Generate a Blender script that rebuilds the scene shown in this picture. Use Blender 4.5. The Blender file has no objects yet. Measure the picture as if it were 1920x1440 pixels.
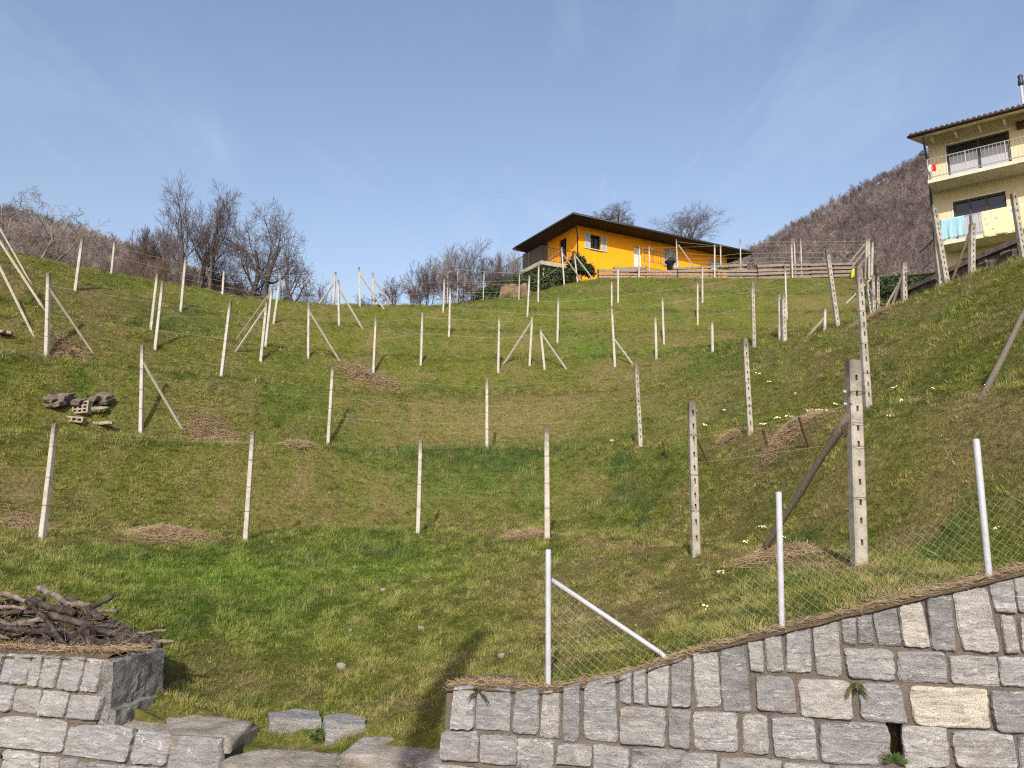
import bpy, math, random
import numpy as np
from mathutils import Vector, Matrix, noise as mnoise

SC = bpy.context.scene
COL = SC.collection
R = math.radians
rng = np.random.default_rng(7)
random.seed(7)

# ------------------------------------------------------------------ camera, sky, sun
F = 1442.0                                   # focal length in photo pixels (1920 wide); eye at the origin
PIT = math.atan(228 / F)
CP_, SP_ = math.cos(PIT), math.sin(PIT)
cam = bpy.data.cameras.new('camera'); cam.sensor_width = 36; cam.lens = 36 * F / 1920
cam.clip_start = 0.1; cam.clip_end = 6000
co = bpy.data.objects.new('camera', cam); COL.objects.link(co)
co.location = (0, 0, 0); co.rotation_euler = (R(90) + PIT, 0, 0)
SC.camera = co
SC.cycles.use_denoising = False
SC.cycles.filter_width = 1.2
SC.view_settings.view_transform = 'Standard'; SC.view_settings.look = 'None'
SC.view_settings.exposure = 0.07; SC.view_settings.gamma = 1; SC.view_settings.use_curve_mapping = False

SUN_AZ, SUN_EL = 185.5, 33.0
SUN_STR, SKY_STR = 4.9, 0.15
W = bpy.data.worlds.new('World'); SC.world = W; W.use_nodes = True
nt = W.node_tree; nt.nodes.clear()
def wn(t, **k):
    n = nt.nodes.new(t)
    for a, b in k.items(): setattr(n, a, b)
    return n
sky = wn('ShaderNodeTexSky', sky_type='NISHITA', sun_disc=False)
sky.sun_elevation = R(SUN_EL); sky.sun_rotation = R(SUN_AZ)
sky.air_density = 1.5; sky.dust_density = 3.0; sky.ozone_density = 2.5; sky.altitude = 300
tc = wn('ShaderNodeTexCoord')
sep = wn('ShaderNodeSeparateXYZ'); nt.links.new(tc.outputs['Generated'], sep.inputs[0])
mz = wn('ShaderNodeMath', operation='MAXIMUM'); nt.links.new(sep.outputs[2], mz.inputs[0]); mz.inputs[1].default_value = 0.05
dvx = wn('ShaderNodeMath', operation='DIVIDE'); nt.links.new(sep.outputs[0], dvx.inputs[0]); nt.links.new(mz.outputs[0], dvx.inputs[1])
dvy = wn('ShaderNodeMath', operation='DIVIDE'); nt.links.new(sep.outputs[1], dvy.inputs[0]); nt.links.new(mz.outputs[0], dvy.inputs[1])
cmb = wn('ShaderNodeCombineXYZ'); nt.links.new(dvx.outputs[0], cmb.inputs[0]); nt.links.new(dvy.outputs[0], cmb.inputs[1])
mp = wn('ShaderNodeMapping'); nt.links.new(cmb.outputs[0], mp.inputs[0])
mp.inputs['Rotation'].default_value = (0, 0, R(-42)); mp.inputs['Scale'].default_value = (2.4, 0.7, 1)
n1 = wn('ShaderNodeTexNoise'); nt.links.new(mp.outputs[0], n1.inputs['Vector'])
n1.inputs['Scale'].default_value = 1.3; n1.inputs['Detail'].default_value = 7; n1.inputs['Roughness'].default_value = 0.62
n1.inputs['Distortion'].default_value = 0.9
n2 = wn('ShaderNodeTexNoise'); nt.links.new(cmb.outputs[0], n2.inputs['Vector'])
n2.inputs['Scale'].default_value = 0.6; n2.inputs['Detail'].default_value = 2
r1 = wn('ShaderNodeMapRange'); r1.inputs[1].default_value = 0.47; r1.inputs[2].default_value = 0.80; nt.links.new(n1.outputs[0], r1.inputs[0])
r2 = wn('ShaderNodeMapRange'); r2.inputs[1].default_value = 0.42; r2.inputs[2].default_value = 0.66; nt.links.new(n2.outputs[0], r2.inputs[0])
mm = wn('ShaderNodeMath', operation='MULTIPLY'); nt.links.new(r1.outputs[0], mm.inputs[0]); nt.links.new(r2.outputs[0], mm.inputs[1])
m3 = wn('ShaderNodeMath', operation='MULTIPLY'); nt.links.new(mm.outputs[0], m3.inputs[0]); m3.inputs[1].default_value = 0.21
tint = wn('ShaderNodeMix', data_type='RGBA', blend_type='MULTIPLY'); tint.inputs[0].default_value = 1; nt.links.new(sky.outputs[0], tint.inputs[6]); tint.inputs[7].default_value = (1.26, 1.12, 1.14, 1)
mixc = wn('ShaderNodeMix', data_type='RGBA'); nt.links.new(m3.outputs[0], mixc.inputs[0])
nt.links.new(tint.outputs[2], mixc.inputs[6]); mixc.inputs[7].default_value = (6.6, 7.2, 8.0, 1)
bg = wn('ShaderNodeBackground'); bg.inputs[1].default_value = SKY_STR; nt.links.new(mixc.outputs[2], bg.inputs[0])
wo = wn('ShaderNodeOutputWorld'); nt.links.new(bg.outputs[0], wo.inputs[0])

sl = bpy.data.lights.new('sun', 'SUN'); sl.energy = SUN_STR; sl.angle = R(0.53); sl.color = (1.0, 0.93, 0.82)
so = bpy.data.objects.new('sun', sl); COL.objects.link(so)
sv = Vector((math.sin(R(SUN_AZ)) * math.cos(R(SUN_EL)), math.cos(R(SUN_AZ)) * math.cos(R(SUN_EL)), math.sin(R(SUN_EL))))
so.rotation_euler = sv.to_track_quat('Z', 'Y').to_euler()

# ------------------------------------------------------------------ helpers
def ray(u, v):
    """photo pixel -> (X/Y, Z/Y) of its line of sight"""
    x = (np.asarray(u, float) - 960) / F; y = (720 - np.asarray(v, float)) / F
    Y = CP_ - y * SP_
    return x / Y, (SP_ + y * CP_) / Y
def at(u, v, D):
    a, b = ray(u, v); return Vector((float(a) * D, D, float(b) * D))
def tag(o, label=None, cat=None, group=None, kind=None):
    if label: o['label'] = label
    if cat: o['category'] = cat
    if group: o['group'] = group
    if kind or label: o['kind'] = kind or 'thing'
    return o
def thing(name, loc, label, cat, group=None):
    o = bpy.data.objects.new(name, None); COL.objects.link(o); o.location = loc; o.empty_display_size = 0.2
    return tag(o, label, cat, group)

class MB:
    """collects shapes in world coordinates and links them as ONE mesh object"""
    def __init__(s): s.v = []; s.f = []; s.c = []
    def add(s, vs, fs):
        n = len(s.v); s.v.extend([tuple(p) for p in vs]); s.f.extend([tuple(i + n for i in f) for f in fs])
    def box(s, o, ax, ay, az):
        """box from corner o with edge vectors"""
        o, ax, ay, az = Vector(o), Vector(ax), Vector(ay), Vector(az)
        p = [o, o + ax, o + ax + ay, o + ay]; p += [q + az for q in p]
        s.add(p, [(3, 2, 1, 0), (4, 5, 6, 7), (0, 1, 5, 4), (1, 2, 6, 5), (2, 3, 7, 6), (3, 0, 4, 7)])
    def tube(s, pts, rad, n=5, cap=True, flat=1.0):
        pts = [Vector(p) for p in pts]; m = len(pts)
        if not hasattr(rad, '__len__'): rad = [rad] * m
        base = len(s.v); ref = None
        for i, p in enumerate(pts):
            t = (pts[min(i + 1, m - 1)] - pts[max(i - 1, 0)])
            if t.length < 1e-9: t = Vector((0, 0, 1))
            t.normalize()
            if ref is None:
                ref = Vector((0, 0, 1)) if abs(t.z) < 0.9 else Vector((1, 0, 0))
            a = (ref - t * ref.dot(t))
            if a.length < 1e-6: a = t.orthogonal()
            a.normalize(); ref = a; b = t.cross(a)
            for k in range(n):
                an = 2 * math.pi * k / n
                s.v.append(tuple(p + (a * math.cos(an) + b * math.sin(an) * flat) * rad[i]))
        for i in range(m - 1):
            for k in range(n):
                k2 = (k + 1) % n
                s.f.append((base + i * n + k, base + i * n + k2, base + (i + 1) * n + k2, base + (i + 1) * n + k))
        if cap:
            s.f.append(tuple(base + k for k in reversed(range(n))))
            s.f.append(tuple(base + (m - 1) * n + k for k in range(n)))
    def quad(s, a, b, c, d): s.add([a, b, c, d], [(0, 1, 2, 3)])
    def prism(s, poly, off):
        """polygon (list of points) extruded by vector off"""
        n = len(poly); off = Vector(off)
        p = [Vector(q) for q in poly]; p2 = [q + off for q in p]
        s.add(p + p2, [tuple(range(n)), tuple(reversed(range(n, 2 * n)))] + [(i, n + i, n + (i + 1) % n, (i + 1) % n) for i in range(n)])
    def build(s, name, mat, parent=None, smooth=False, attr=None):
        me = bpy.data.meshes.new(name)
        off = Vector((0, 0, 0)) if parent is None else parent.matrix_basis.translation.copy()
        if parent is not None and parent.parent is not None: off += parent.parent.matrix_basis.translation
        org = off
        if parent is None and s.v:                # origin of a one-mesh thing at its lowest point
            k = min(range(len(s.v)), key=lambda i: s.v[i][2]); org = Vector(s.v[k])
        me.from_pydata([(x - org.x, y - org.y, z - org.z) for x, y, z in s.v], [], s.f)
        if smooth: me.polygons.foreach_set('use_smooth', [True] * len(me.polygons))
        if attr:
            for k, vals in attr.items():
                at_ = me.attributes.new(k, 'FLOAT', 'POINT'); at_.data.foreach_set('value', np.asarray(vals, np.float32))
        me.materials.append(mat); me.update()
        o = bpy.data.objects.new(name, me); COL.objects.link(o)
        if parent is None: o.location = org
        else: o.parent = parent
        return o
def part(name, mb, mat, parent, smooth=False, label=None):
    o = mb.build(name, mat, parent, smooth)
    if label: o['label'] = label
    return o

# ---- materials
def mat(name, rough=0.85, spec=0.2):
    m = bpy.data.materials.new(name); m.use_nodes = True
    b = m.node_tree.nodes['Principled BSDF']; b.inputs['Roughness'].default_value = rough
    b.inputs['Specular IOR Level'].default_value = spec
    return m, m.node_tree, b
def N(t, typ, ins=None, **k):
    n = t.nodes.new(typ)
    for a, b in k.items(): setattr(n, a, b)
    for a, b in (ins or {}).items():
        if isinstance(b, bpy.types.NodeSocket): t.links.new(b, n.inputs[a])
        else: n.inputs[a].default_value = b
    return n
def ramp(t, fac, stops):
    n = t.nodes.new('ShaderNodeValToRGB'); t.links.new(fac, n.inputs[0])
    e = n.color_ramp.elements
    while len(e) < len(stops): e.new(0.5)
    for i, (p, c) in enumerate(stops): e[i].position = p; e[i].color = (*c, 1)
    return n.outputs[0]
def mixrgb(t, f, a, b, blend='MIX'):
    n = t.nodes.new('ShaderNodeMix'); n.data_type = 'RGBA'; n.blend_type = blend
    for i, x in ((0, f), (6, a), (7, b)):
        if isinstance(x, bpy.types.NodeSocket): t.links.new(x, n.inputs[i])
        else: n.inputs[i].default_value = x if i == 0 else (*x, 1)
    return n.outputs[2]
def noise_tex(t, scale, detail=4, rough=0.6, vec=None, dist=0.0):
    n = N(t, 'ShaderNodeTexNoise', {'Scale': scale, 'Detail': detail, 'Roughness': rough, 'Distortion': dist})
    if vec is not None: t.links.new(vec, n.inputs['Vector'])
    return n.outputs['Fac']
def objco(t, scale=None, kind='Object'):
    c = N(t, 'ShaderNodeTexCoord').outputs[kind]
    if scale:
        c = N(t, 'ShaderNodeMapping', {'Vector': c, 'Scale': scale}).outputs[0]
    return c
def geopos(t, scale=None):
    c = N(t, 'ShaderNodeNewGeometry').outputs['Position']
    if scale: c = N(t, 'ShaderNodeMapping', {'Vector': c, 'Scale': scale}).outputs[0]
    return c
def bump(t, b, h, strength=0.5, dist=0.02):
    n = N(t, 'ShaderNodeBump', {'Height': h, 'Strength': strength, 'Distance': dist}); t.links.new(n.outputs[0], b.inputs['Normal'])
def noisy(name, c1, c2, scale=6, rough=0.85, spec=0.2, bs=0.3, bd=0.01, stretch=None, c3=None, fine=.35):
    m, t, b = mat(name, rough, spec)
    v = geopos(t, stretch)
    f = noise_tex(t, scale, 6, 0.65, v)
    col = ramp(t, f, [(0.3, c1), (0.7, c2)] if c3 is None else [(0.28, c1), (0.5, c2), (0.72, c3)])
    f2 = noise_tex(t, scale * 9, 3, 0.7, v)
    col = mixrgb(t, fine, col, ramp(t, f2, [(0.3, (0.35,) * 3), (0.7, (1,) * 3)]), 'MULTIPLY')
    t.links.new(col, b.inputs['Base Color'])
    bump(t, b, f2, bs, bd)
    return m
M = {}
def weathered(m):
    t = m.node_tree; b = t.nodes['Principled BSDF']; old = b.inputs['Base Color'].links[0].from_socket
    gz_ = N(t, 'ShaderNodeSeparateXYZ', {0: N(t, 'ShaderNodeTexCoord').outputs['Generated']}).outputs[2]
    nz = noise_tex(t, 9, 4, .7, geopos(t)); s_ = N(t, 'ShaderNodeMath', {0: gz_, 1: N(t, 'ShaderNodeMath', {0: nz, 1: .30}, operation='MULTIPLY').outputs[0]}, operation='ADD').outputs[0]
    f = ramp(t, s_, [(.97, (0, 0, 0)), (1.10, (1, 1, 1))])
    f = N(t, 'ShaderNodeMapRange', {0: s_, 1: .98, 2: 1.14}).outputs[0]
    t.links.new(mixrgb(t, f, old, (.13, .12, .10)), b.inputs['Base Color']); return m
M['concrete'] = noisy('pale_concrete', (0.30, 0.28, 0.24), (0.46, 0.437, 0.387), 5, 0.9, 0.15, c3=(0.53, 0.51, 0.455))
M['old_concrete'] = noisy('weathered_concrete', (0.20, 0.185, 0.155), (0.36, 0.335, 0.285), 7, 0.92, 0.1, c3=(0.47, 0.445, 0.39))
weathered(M['concrete']); weathered(M['old_concrete'])
M['weather_wood'] = noisy('weathered_wood', (0.10, 0.085, 0.07), (0.22, 0.19, 0.155), 10, 0.9, 0.1, 0.6, 0.01, (6, 6, 0.8))
M['strut'] = noisy('pale_strut', (0.32, 0.30, 0.24), (0.46, 0.43, 0.36), 8, 0.9, 0.1)
M['galv'] = noisy('galvanised_steel', (0.36, 0.375, 0.41), (0.47, 0.485, 0.52), 14, 0.5, 0.4, 0.1, 0.003)
M['green_wire'], t, b = mat('green_wire', 0.5, 0.4); b.inputs['Base Color'].default_value = (0.17, 0.20, 0.105, 1)
M['wire'], t, b = mat('steel_wire', 0.5, 0.4); b.inputs['Base Color'].default_value = (0.36, 0.38, 0.30, 1)
M['rust'] = noisy('rusty_iron', (0.06, 0.035, 0.022), (0.13, 0.07, 0.04), 20, 0.9, 0.1)
M['dark_metal'], t, b = mat('dark_metal', 0.5, 0.4); b.inputs['Base Color'].default_value = (0.03, 0.03, 0.032, 1)
M['ceramic'], t, b = mat('white_ceramic', 0.25, 0.5); b.inputs['Base Color'].default_value = (0.28, 0.29, 0.31, 1)
M['bark_log'] = noisy('log_bark', (0.022, 0.018, 0.016), (0.072, 0.058, 0.051), 12, 0.95, 0.08, 0.9, 0.015, c3=(0.15, 0.127, 0.112))
M['split_log'] = noisy('split_wood', (0.065, 0.05, 0.042), (0.17, 0.14, 0.115), 14, 0.9, 0.1, 0.6, 0.01, c3=(0.30, 0.255, 0.21))
M['bark'] = noisy('tree_bark', (0.055, 0.045, 0.045), (0.11, 0.092, 0.088), 3, 0.95, 0.05)
M['twig'] = noisy('bare_twigs', (0.085, 0.07, 0.067), (0.145, 0.12, 0.113), 2, 0.95, 0.05)
M['pale_bark'] = noisy('pale_bark', (0.16, 0.14, 0.125), (0.27, 0.24, 0.21), 3, 0.95, 0.05)
M['red_twig'] = noisy('reddish_twigs', (0.10, 0.068, 0.058), (0.17, 0.115, 0.09), 2, 0.95, 0.05)
M['hill_twig'] = noisy('hill_twigs', (0.085, 0.066, 0.062), (0.17, 0.135, 0.125), 0.02, 0.95, 0.03)
M['straw'] = noisy('dry_straw', (0.20, 0.145, 0.085), (0.42, 0.315, 0.195), 5, 0.9, 0.1)
M['soil'] = noisy('bare_soil', (0.12, 0.085, 0.055), (0.26, 0.19, 0.12), 5, 0.95, 0.05, 0.8, 0.03)
M['mortar'] = noisy('mortar', (0.12, 0.102, 0.086), (0.20, 0.174, 0.148), 9, 0.95, 0.05, 0.9, 0.02)
M['slab'] = noisy('mossy_slab', (0.15, 0.13, 0.105), (0.29, 0.26, 0.22), 4, 0.95, 0.08, 1.0, 0.02, (1, 1, 3), c3=(0.42, 0.395, 0.35))
M['orange'], t, b = mat('orange_render', 0.9, 0.1)
fo = noise_tex(t, 1.2, 4, 0.6, geopos(t)); t.links.new(ramp(t, fo, [(0.3, (0.80, 0.32, 0.014)), (0.7, (0.88, 0.37, 0.018))]), b.inputs['Base Color'])
M['roof_dark'] = noisy('dark_brown_timber', (0.035, 0.024, 0.019), (0.06, 0.042, 0.033), 4, 0.8, 0.15)
M['shutter'] = noisy('pale_grey_shutter', (0.44, 0.46, 0.46), (0.56, 0.58, 0.58), 4, 0.7, 0.2)
M['white_paint'] = noisy('white_paint', (0.66, 0.66, 0.64), (0.78, 0.78, 0.76), 4, 0.6, 0.3)
M['glass'], t, b = mat('window_glass', 0.06, 0.6); b.inputs['Base Color'].default_value = (0.012, 0.014, 0.017, 1)
M['curtain_glass'], t, b = mat('curtained_glass', 0.12, 0.6); b.inputs['Base Color'].default_value = (0.36, 0.37, 0.42, 1)
M['cream'] = noisy('pale_yellow_render', (0.54, 0.485, 0.33), (0.60, 0.54, 0.37), 1.2, 0.9, 0.1, fine=.08)
M['slab_paint'] = noisy('balcony_concrete', (0.50, 0.47, 0.38), (0.62, 0.58, 0.47), 2, 0.9, 0.1, fine=.12)
M['plank'] = noisy('grey_plank', (0.20, 0.16, 0.13), (0.32, 0.265, 0.215), 5, 0.9, 0.1, 0.4, 0.01)
M['plank_dark'] = noisy('dark_plank_post', (0.05, 0.035, 0.028), (0.10, 0.07, 0.055), 5, 0.9, 0.1)
M['blue_cloth'] = noisy('light_blue_cloth', (0.27, 0.50, 0.60), (0.34, 0.57, 0.66), 3, 0.95, 0.05)
M['black_cloth'] = noisy('black_cover', (0.012, 0.012, 0.014), (0.035, 0.035, 0.04), 4, 0.7, 0.2)
M['red_cloth'], t, b = mat('red_cloth', 0.9, 0.1); b.inputs['Base Color'].default_value = (0.55, 0.04, 0.035, 1)
M['yellow_tarp'], t, b = mat('yellow_plastic', 0.5, 0.3); b.inputs['Base Color'].default_value = (0.72, 0.66, 0.06, 1)
M['petal'], t, b = mat('primrose_petal', 0.8, 0.1); b.inputs['Base Color'].default_value = (0.80, 0.78, 0.42, 1)
M['rubble'] = noisy('dark_rubble', (0.055, 0.045, 0.04), (0.16, 0.135, 0.12), 3.5, 0.95, 0.05, 1.0, 0.05, c3=(0.24, 0.21, 0.19))
M['hollow'], t, b = mat('drain_dark', 0.95, 0.05); b.inputs['Base Color'].default_value = (0.012, 0.011, 0.01, 1)
M['asphalt'] = noisy('asphalt', (0.04, 0.04, 0.042), (0.065, 0.065, 0.066), 8, 0.9, 0.2)
M['clay'] = noisy('crumbling_clay', (0.22, 0.185, 0.14), (0.38, 0.33, 0.255), 8, 0.95, 0.05)
M['old_slab'] = noisy('broken_slab', (0.11, 0.09, 0.075), (0.23, 0.195, 0.165), 6, 0.95, 0.05)
def leafmat(name, c1, c2):
    m, t, b = mat(name, 0.6, 0.25)
    f = noise_tex(t, 1.6, 3, 0.6, geopos(t)); t.links.new(ramp(t, f, [(0.3, c1), (0.7, c2)]), b.inputs['Base Color']); return m
M['ivy'] = leafmat('ivy_leaf', (0.015, 0.028, 0.010), (0.045, 0.07, 0.022))
M['leaf'] = leafmat('green_leaf', (0.04, 0.075, 0.018), (0.09, 0.14, 0.035))
# patterned sheet
M['sheet'], t, b = mat('flowered_sheet', 0.95, 0.05)
vo = N(t, 'ShaderNodeTexVoronoi', {'Vector': geopos(t), 'Scale': 4.2, 'Randomness': 0.8})
sp = ramp(t, vo.outputs['Distance'], [(0.20, (1, 1, 1)), (0.34, (0, 0, 0))])
hue = ramp(t, N(t, 'ShaderNodeSeparateColor', {'Color': vo.outputs['Color']}).outputs[0], [(0.45, (0.30, 0.36, 0.55)), (0.55, (0.70, 0.62, 0.30))])
t.links.new(mixrgb(t, sp, (0.72, 0.66, 0.36), hue), b.inputs['Base Color'])
# wall stone: gneiss, tint per stone from the vertex attribute
M['stone'], t, b = mat('gneiss', 0.9, 0.15)
ta = N(t, 'ShaderNodeAttribute', attribute_name='tint').outputs['Fac']
tb = N(t, 'ShaderNodeAttribute', attribute_name='tone').outputs['Fac']
vv = geopos(t)
shift = N(t, 'ShaderNodeVectorMath', {0: vv, 1: N(t, 'ShaderNodeCombineXYZ', {0: N(t, 'ShaderNodeMath', {0: ta, 1: 37.0}, operation='MULTIPLY').outputs[0], 1: 0.0, 2: 0.0}).outputs[0]}, operation='ADD').outputs[0]
base = ramp(t, ta, [(0.0, (0.205, 0.209, 0.215)), (0.35, (0.238, 0.240, 0.242)), (0.6, (0.272, 0.271, 0.267)), (0.82, (0.318, 0.310, 0.290)), (1.0, (0.52, 0.465, 0.34))])
sc1 = N(t, 'ShaderNodeMapping', {'Vector': shift, 'Scale': (3, 3, 16), 'Rotation': (0, R(8), 0)}).outputs[0]
band = noise_tex(t, 1.4, 5, 0.7, sc1, 1.2)
base = mixrgb(t, 0.75, base, ramp(t, band, [(0.30, (0.52, 0.53, 0.55)), (0.5, (1, 1, 1)), (0.66, (1.35, 1.33, 1.27))]), 'MULTIPLY')
spk = noise_tex(t, 170, 2, 0.8, vv)
base = mixrgb(t, 0.8, base, ramp(t, spk, [(0.36, (0.45, 0.45, 0.46)), (0.5, (1, 1, 1)), (0.62, (1.28, 1.27, 1.24))]), 'MULTIPLY')
vein = noise_tex(t, 2.6, 4, 0.5, N(t, 'ShaderNodeMapping', {'Vector': shift, 'Scale': (1.2, 1.2, 5)}).outputs[0], 2.0)
vm = ramp(t, vein, [(0.585, (0, 0, 0)), (0.60, (1, 1, 1)), (0.625, (0, 0, 0))])
base = mixrgb(t, N(t, 'ShaderNodeMath', {0: vm, 1: 0.5}, operation='MULTIPLY').outputs[0], base, (0.66, 0.65, 0.61))
stain = noise_tex(t, 3.2, 4, 0.6, shift)
base = mixrgb(t, ramp(t, stain, [(0.56, (0, 0, 0)), (0.72, (0.5, 0.5, 0.5))]), base, (0.17, 0.15, 0.13))
base = mixrgb(t, 1.0, base, N(t, 'ShaderNodeCombineColor', {0: tb, 1: tb, 2: tb}).outputs[0], 'MULTIPLY')
t.links.new(base, b.inputs['Base Color'])
hb = N(t, 'ShaderNodeMath', {0: noise_tex(t, 26, 6, 0.7, shift), 1: N(t, 'ShaderNodeMath', {0: band, 1: 0.7}, operation='MULTIPLY').outputs[0]}, operation='ADD').outputs[0]
bump(t, b, hb, 0.9, 0.02)

# ------------------------------------------------------------------ terrain: thin plate surface through the post feet
posts0 = [(78,1012,103,795),(460,1015,474,810),(784,1000,789,825),(1026,1010,1025,805),(1305,1042,1297,755),(1612,1055,1600,677),
(264,810,267,647),(615,835,624,688),(913,843,913,710),(1201,837,1193,685),(1407,815,1397,635),(1628,768,1610,502),
(87,670,91,512),(415,707,432,565),(700,703,705,593),(934,698,936,592),(1153,687,1147,575),(1414,650,1411,528),(1571,612,1551,469),
(291,655,305,528),(489,677,500,567),(578,672,579,567),(789,684,792,585),(993,685,998,592),(1245,645,1242,557),(1462,637,1461,552),
(283,618,295,514),(498,650,510,540),(842,631,844,541),(1045,642,1047,558),(1308,608,1308,528),(1475,598,1472,497),
(339,583,348,483),(513,607,525,522),(636,610,634,525),(989,593,993,517)]
CPT = []
for p in posts0:
    a, b_ = ray(p[0], p[1]); c, d = ray(p[2], p[3]); D = 2 / (d - b_)
    CPT.append((a * D, D, b_ * D, 0.15 * (D / 15) ** 2))
for u, v, D in [(0,480,24.5),(80,491,27),(141,505,29),(209,518,30.5),(330,537,33.5),(417,555,35),(520,568,36),(600,573,36.5),(690,571,37.5),(780,567,38),(860,567,38.5),(950,563,40),(1040,543,43.5),(1110,524,46),
(1180,523,46),(1300,522,46),(1400,522,46),(1500,521,46),(1590,520,46.5),
(1600,606,20.5),(1650,597,21.5),(1700,584,22),(1780,557,21.5),(1850,526,20),(1920,489,18.5),
(1665,583,33),(1635,592,34),(1700,556,37),(1620,560,40),
(1843,737,9.6),(1300,1180,6.3),(1700,1110,5.2),(1465,1172,5.15),(1855,1082,4.75),(1950,1040,4.5),
(1030,1283,5.6),(880,1283,5.85),(1230,1232,5.4),
(640,1378,6.5),(780,1374,6.2),(450,1347,6.9),(330,1335,7.2),(560,1300,7.3),(800,1290,6.6),
(40,1218,6.9),(200,1222,6.85),(-100,1215,7.1),(320,1235,7.9),(250,1290,7.4),(150,1110,9.2)]:
    a, b_ = ray(u, v); CPT.append((a * D, D, b_ * D, 0.008))
for u, v, D in [(0,560,38),(209,600,42),(330,600,43),(417,610,44),(520,620,45),(600,625,46),(690,620,47),(780,610,47),(860,600,48),(950,590,50),(100,600,50),(400,680,65),(800,680,70)]:
    a, b_ = ray(u, v); CPT.append((a * D, D, b_ * D, 0.05))
for q in [(3,56,12.5),(4,52,13.9),(10,52,14.3),(20,52,14.3),(24,50,14.2),(10,66,14.6),(24,66,15),
          (17,27,6.4),(21,28,8.2),(14,28,6.6),(26,40,13),(30,34,13),(22,33,10.4),(24,25,10.5)]: CPT.append(q + (0.05,))
CPT = np.array(CPT, float)
_S = 10.0
def _phi(r): return np.where(r > 1e-9, r * r * np.log(np.maximum(r, 1e-9)), 0)
_xy = CPT[:, :2] / _S; _n = len(CPT)
_K = _phi(np.hypot(_xy[:, None, 0] - _xy[None, :, 0], _xy[:, None, 1] - _xy[None, :, 1])) + np.diag(CPT[:, 3])
_P = np.c_[np.ones(_n), _xy]
_w = np.linalg.solve(np.block([[_K, _P], [_P.T, np.zeros((3, 3))]]), np.r_[CPT[:, 2], 0, 0, 0])

def _hash(i, j, s):
    h = (i.astype(np.int64) * 374761393 + j.astype(np.int64) * 668265263 + s * 1442695041) & 0x7fffffff
    h = ((h ^ (h >> 13)) * 1274126177) & 0x7fffffff
    return ((h ^ (h >> 16)) & 0xffff) / 65535.0
def vnoise(x, y, s=0):
    i = np.floor(x); j = np.floor(y); fx = x - i; fy = y - j
    fx = fx * fx * (3 - 2 * fx); fy = fy * fy * (3 - 2 * fy)
    i = i.astype(np.int64); j = j.astype(np.int64)
    a = _hash(i, j, s); b = _hash(i + 1, j, s); c = _hash(i, j + 1, s); d = _hash(i + 1, j + 1, s)
    return a + (b - a) * fx + (c - a) * fy + (a - b - c + d) * fx * fy
def fbm(x, y, s=0, o=4):
    r = 0; a = 0.5; q = 0
    for k in range(o): r = r + a * vnoise(x * 2 ** k + 17.3 * k, y * 2 ** k - 9.1 * k, s + k); q += a; a *= 0.55
    return r / q
W0 = np.array([0.27, 5.5]); WE = np.array([0.961, -0.276]); WN = np.array([0.276, 0.961])   # line of the walls: to the right, uphill
ROWP = 2.05
def zbase(x, y):
    xs = x / _S; ys = y / _S
    z = _w[-3] + _w[-2] * xs + _w[-1] * ys
    for k in range(_n): z = z + _w[k] * _phi(np.hypot(xs - _xy[k, 0], ys - _xy[k, 1]))
    return z
def height(x, y):
    x = np.asarray(x, float); y = np.asarray(y, float); sh = x.shape; x = x.ravel(); y = y.ravel()
    z = zbase(x, y)
    ph = (z + 0.6) / ROWP
    amp = 0.36 * np.clip((z + 1.0) / 1.0, 0, 1) * np.clip((12.5 - z) / 2, 0, 1) * (0.5 + fbm(x * 0.16, y * 0.16, 5, 2))
    z = z - amp * (np.sin(2 * np.pi * (ph - .13)) + math.sin(2 * math.pi * .13))
    z = z + (fbm(x * 0.8, y * 0.8, 11, 4) - 0.5) * 0.16 * np.clip((y - 6.5) / 4, 0.15, 1)
    s = (x - W0[0]) * WE[0] + (y - W0[1]) * WE[1]; w = (x - W0[0]) * WN[0] + (y - W0[1]) * WN[1]
    gap = np.clip((s + 4.55) / 0.25, 0, 1) * np.clip((-0.75 - s) / 0.15, 0, 1)
    z = z - 0.12 * gap * np.clip((0.50 - w) / 0.15, 0, 1)
    return z.reshape(sh)
def cast(u, v, d0=4.6, d1=70, n=900):
    a, b_ = ray(u, v); D = np.geomspace(d0, d1, n); h = height(a * D, D) - b_ * D
    k = int(np.argmax(h > 0))
    if h[k] > 0 and k > 0:
        f = h[k - 1] / (h[k - 1] - h[k]); return D[k - 1] + f * (D[k] - D[k - 1])
    return D[int(np.argmax(np.where(D > 15, h, -99)))]
def hz(x, y): return float(height(np.array([x]), np.array([y]))[0])
def ground_at(u, v, D=None):
    D = cast(u, v) if D is None else D
    p = at(u, v, D); p.z = hz(p.x, p.y); return p

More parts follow.
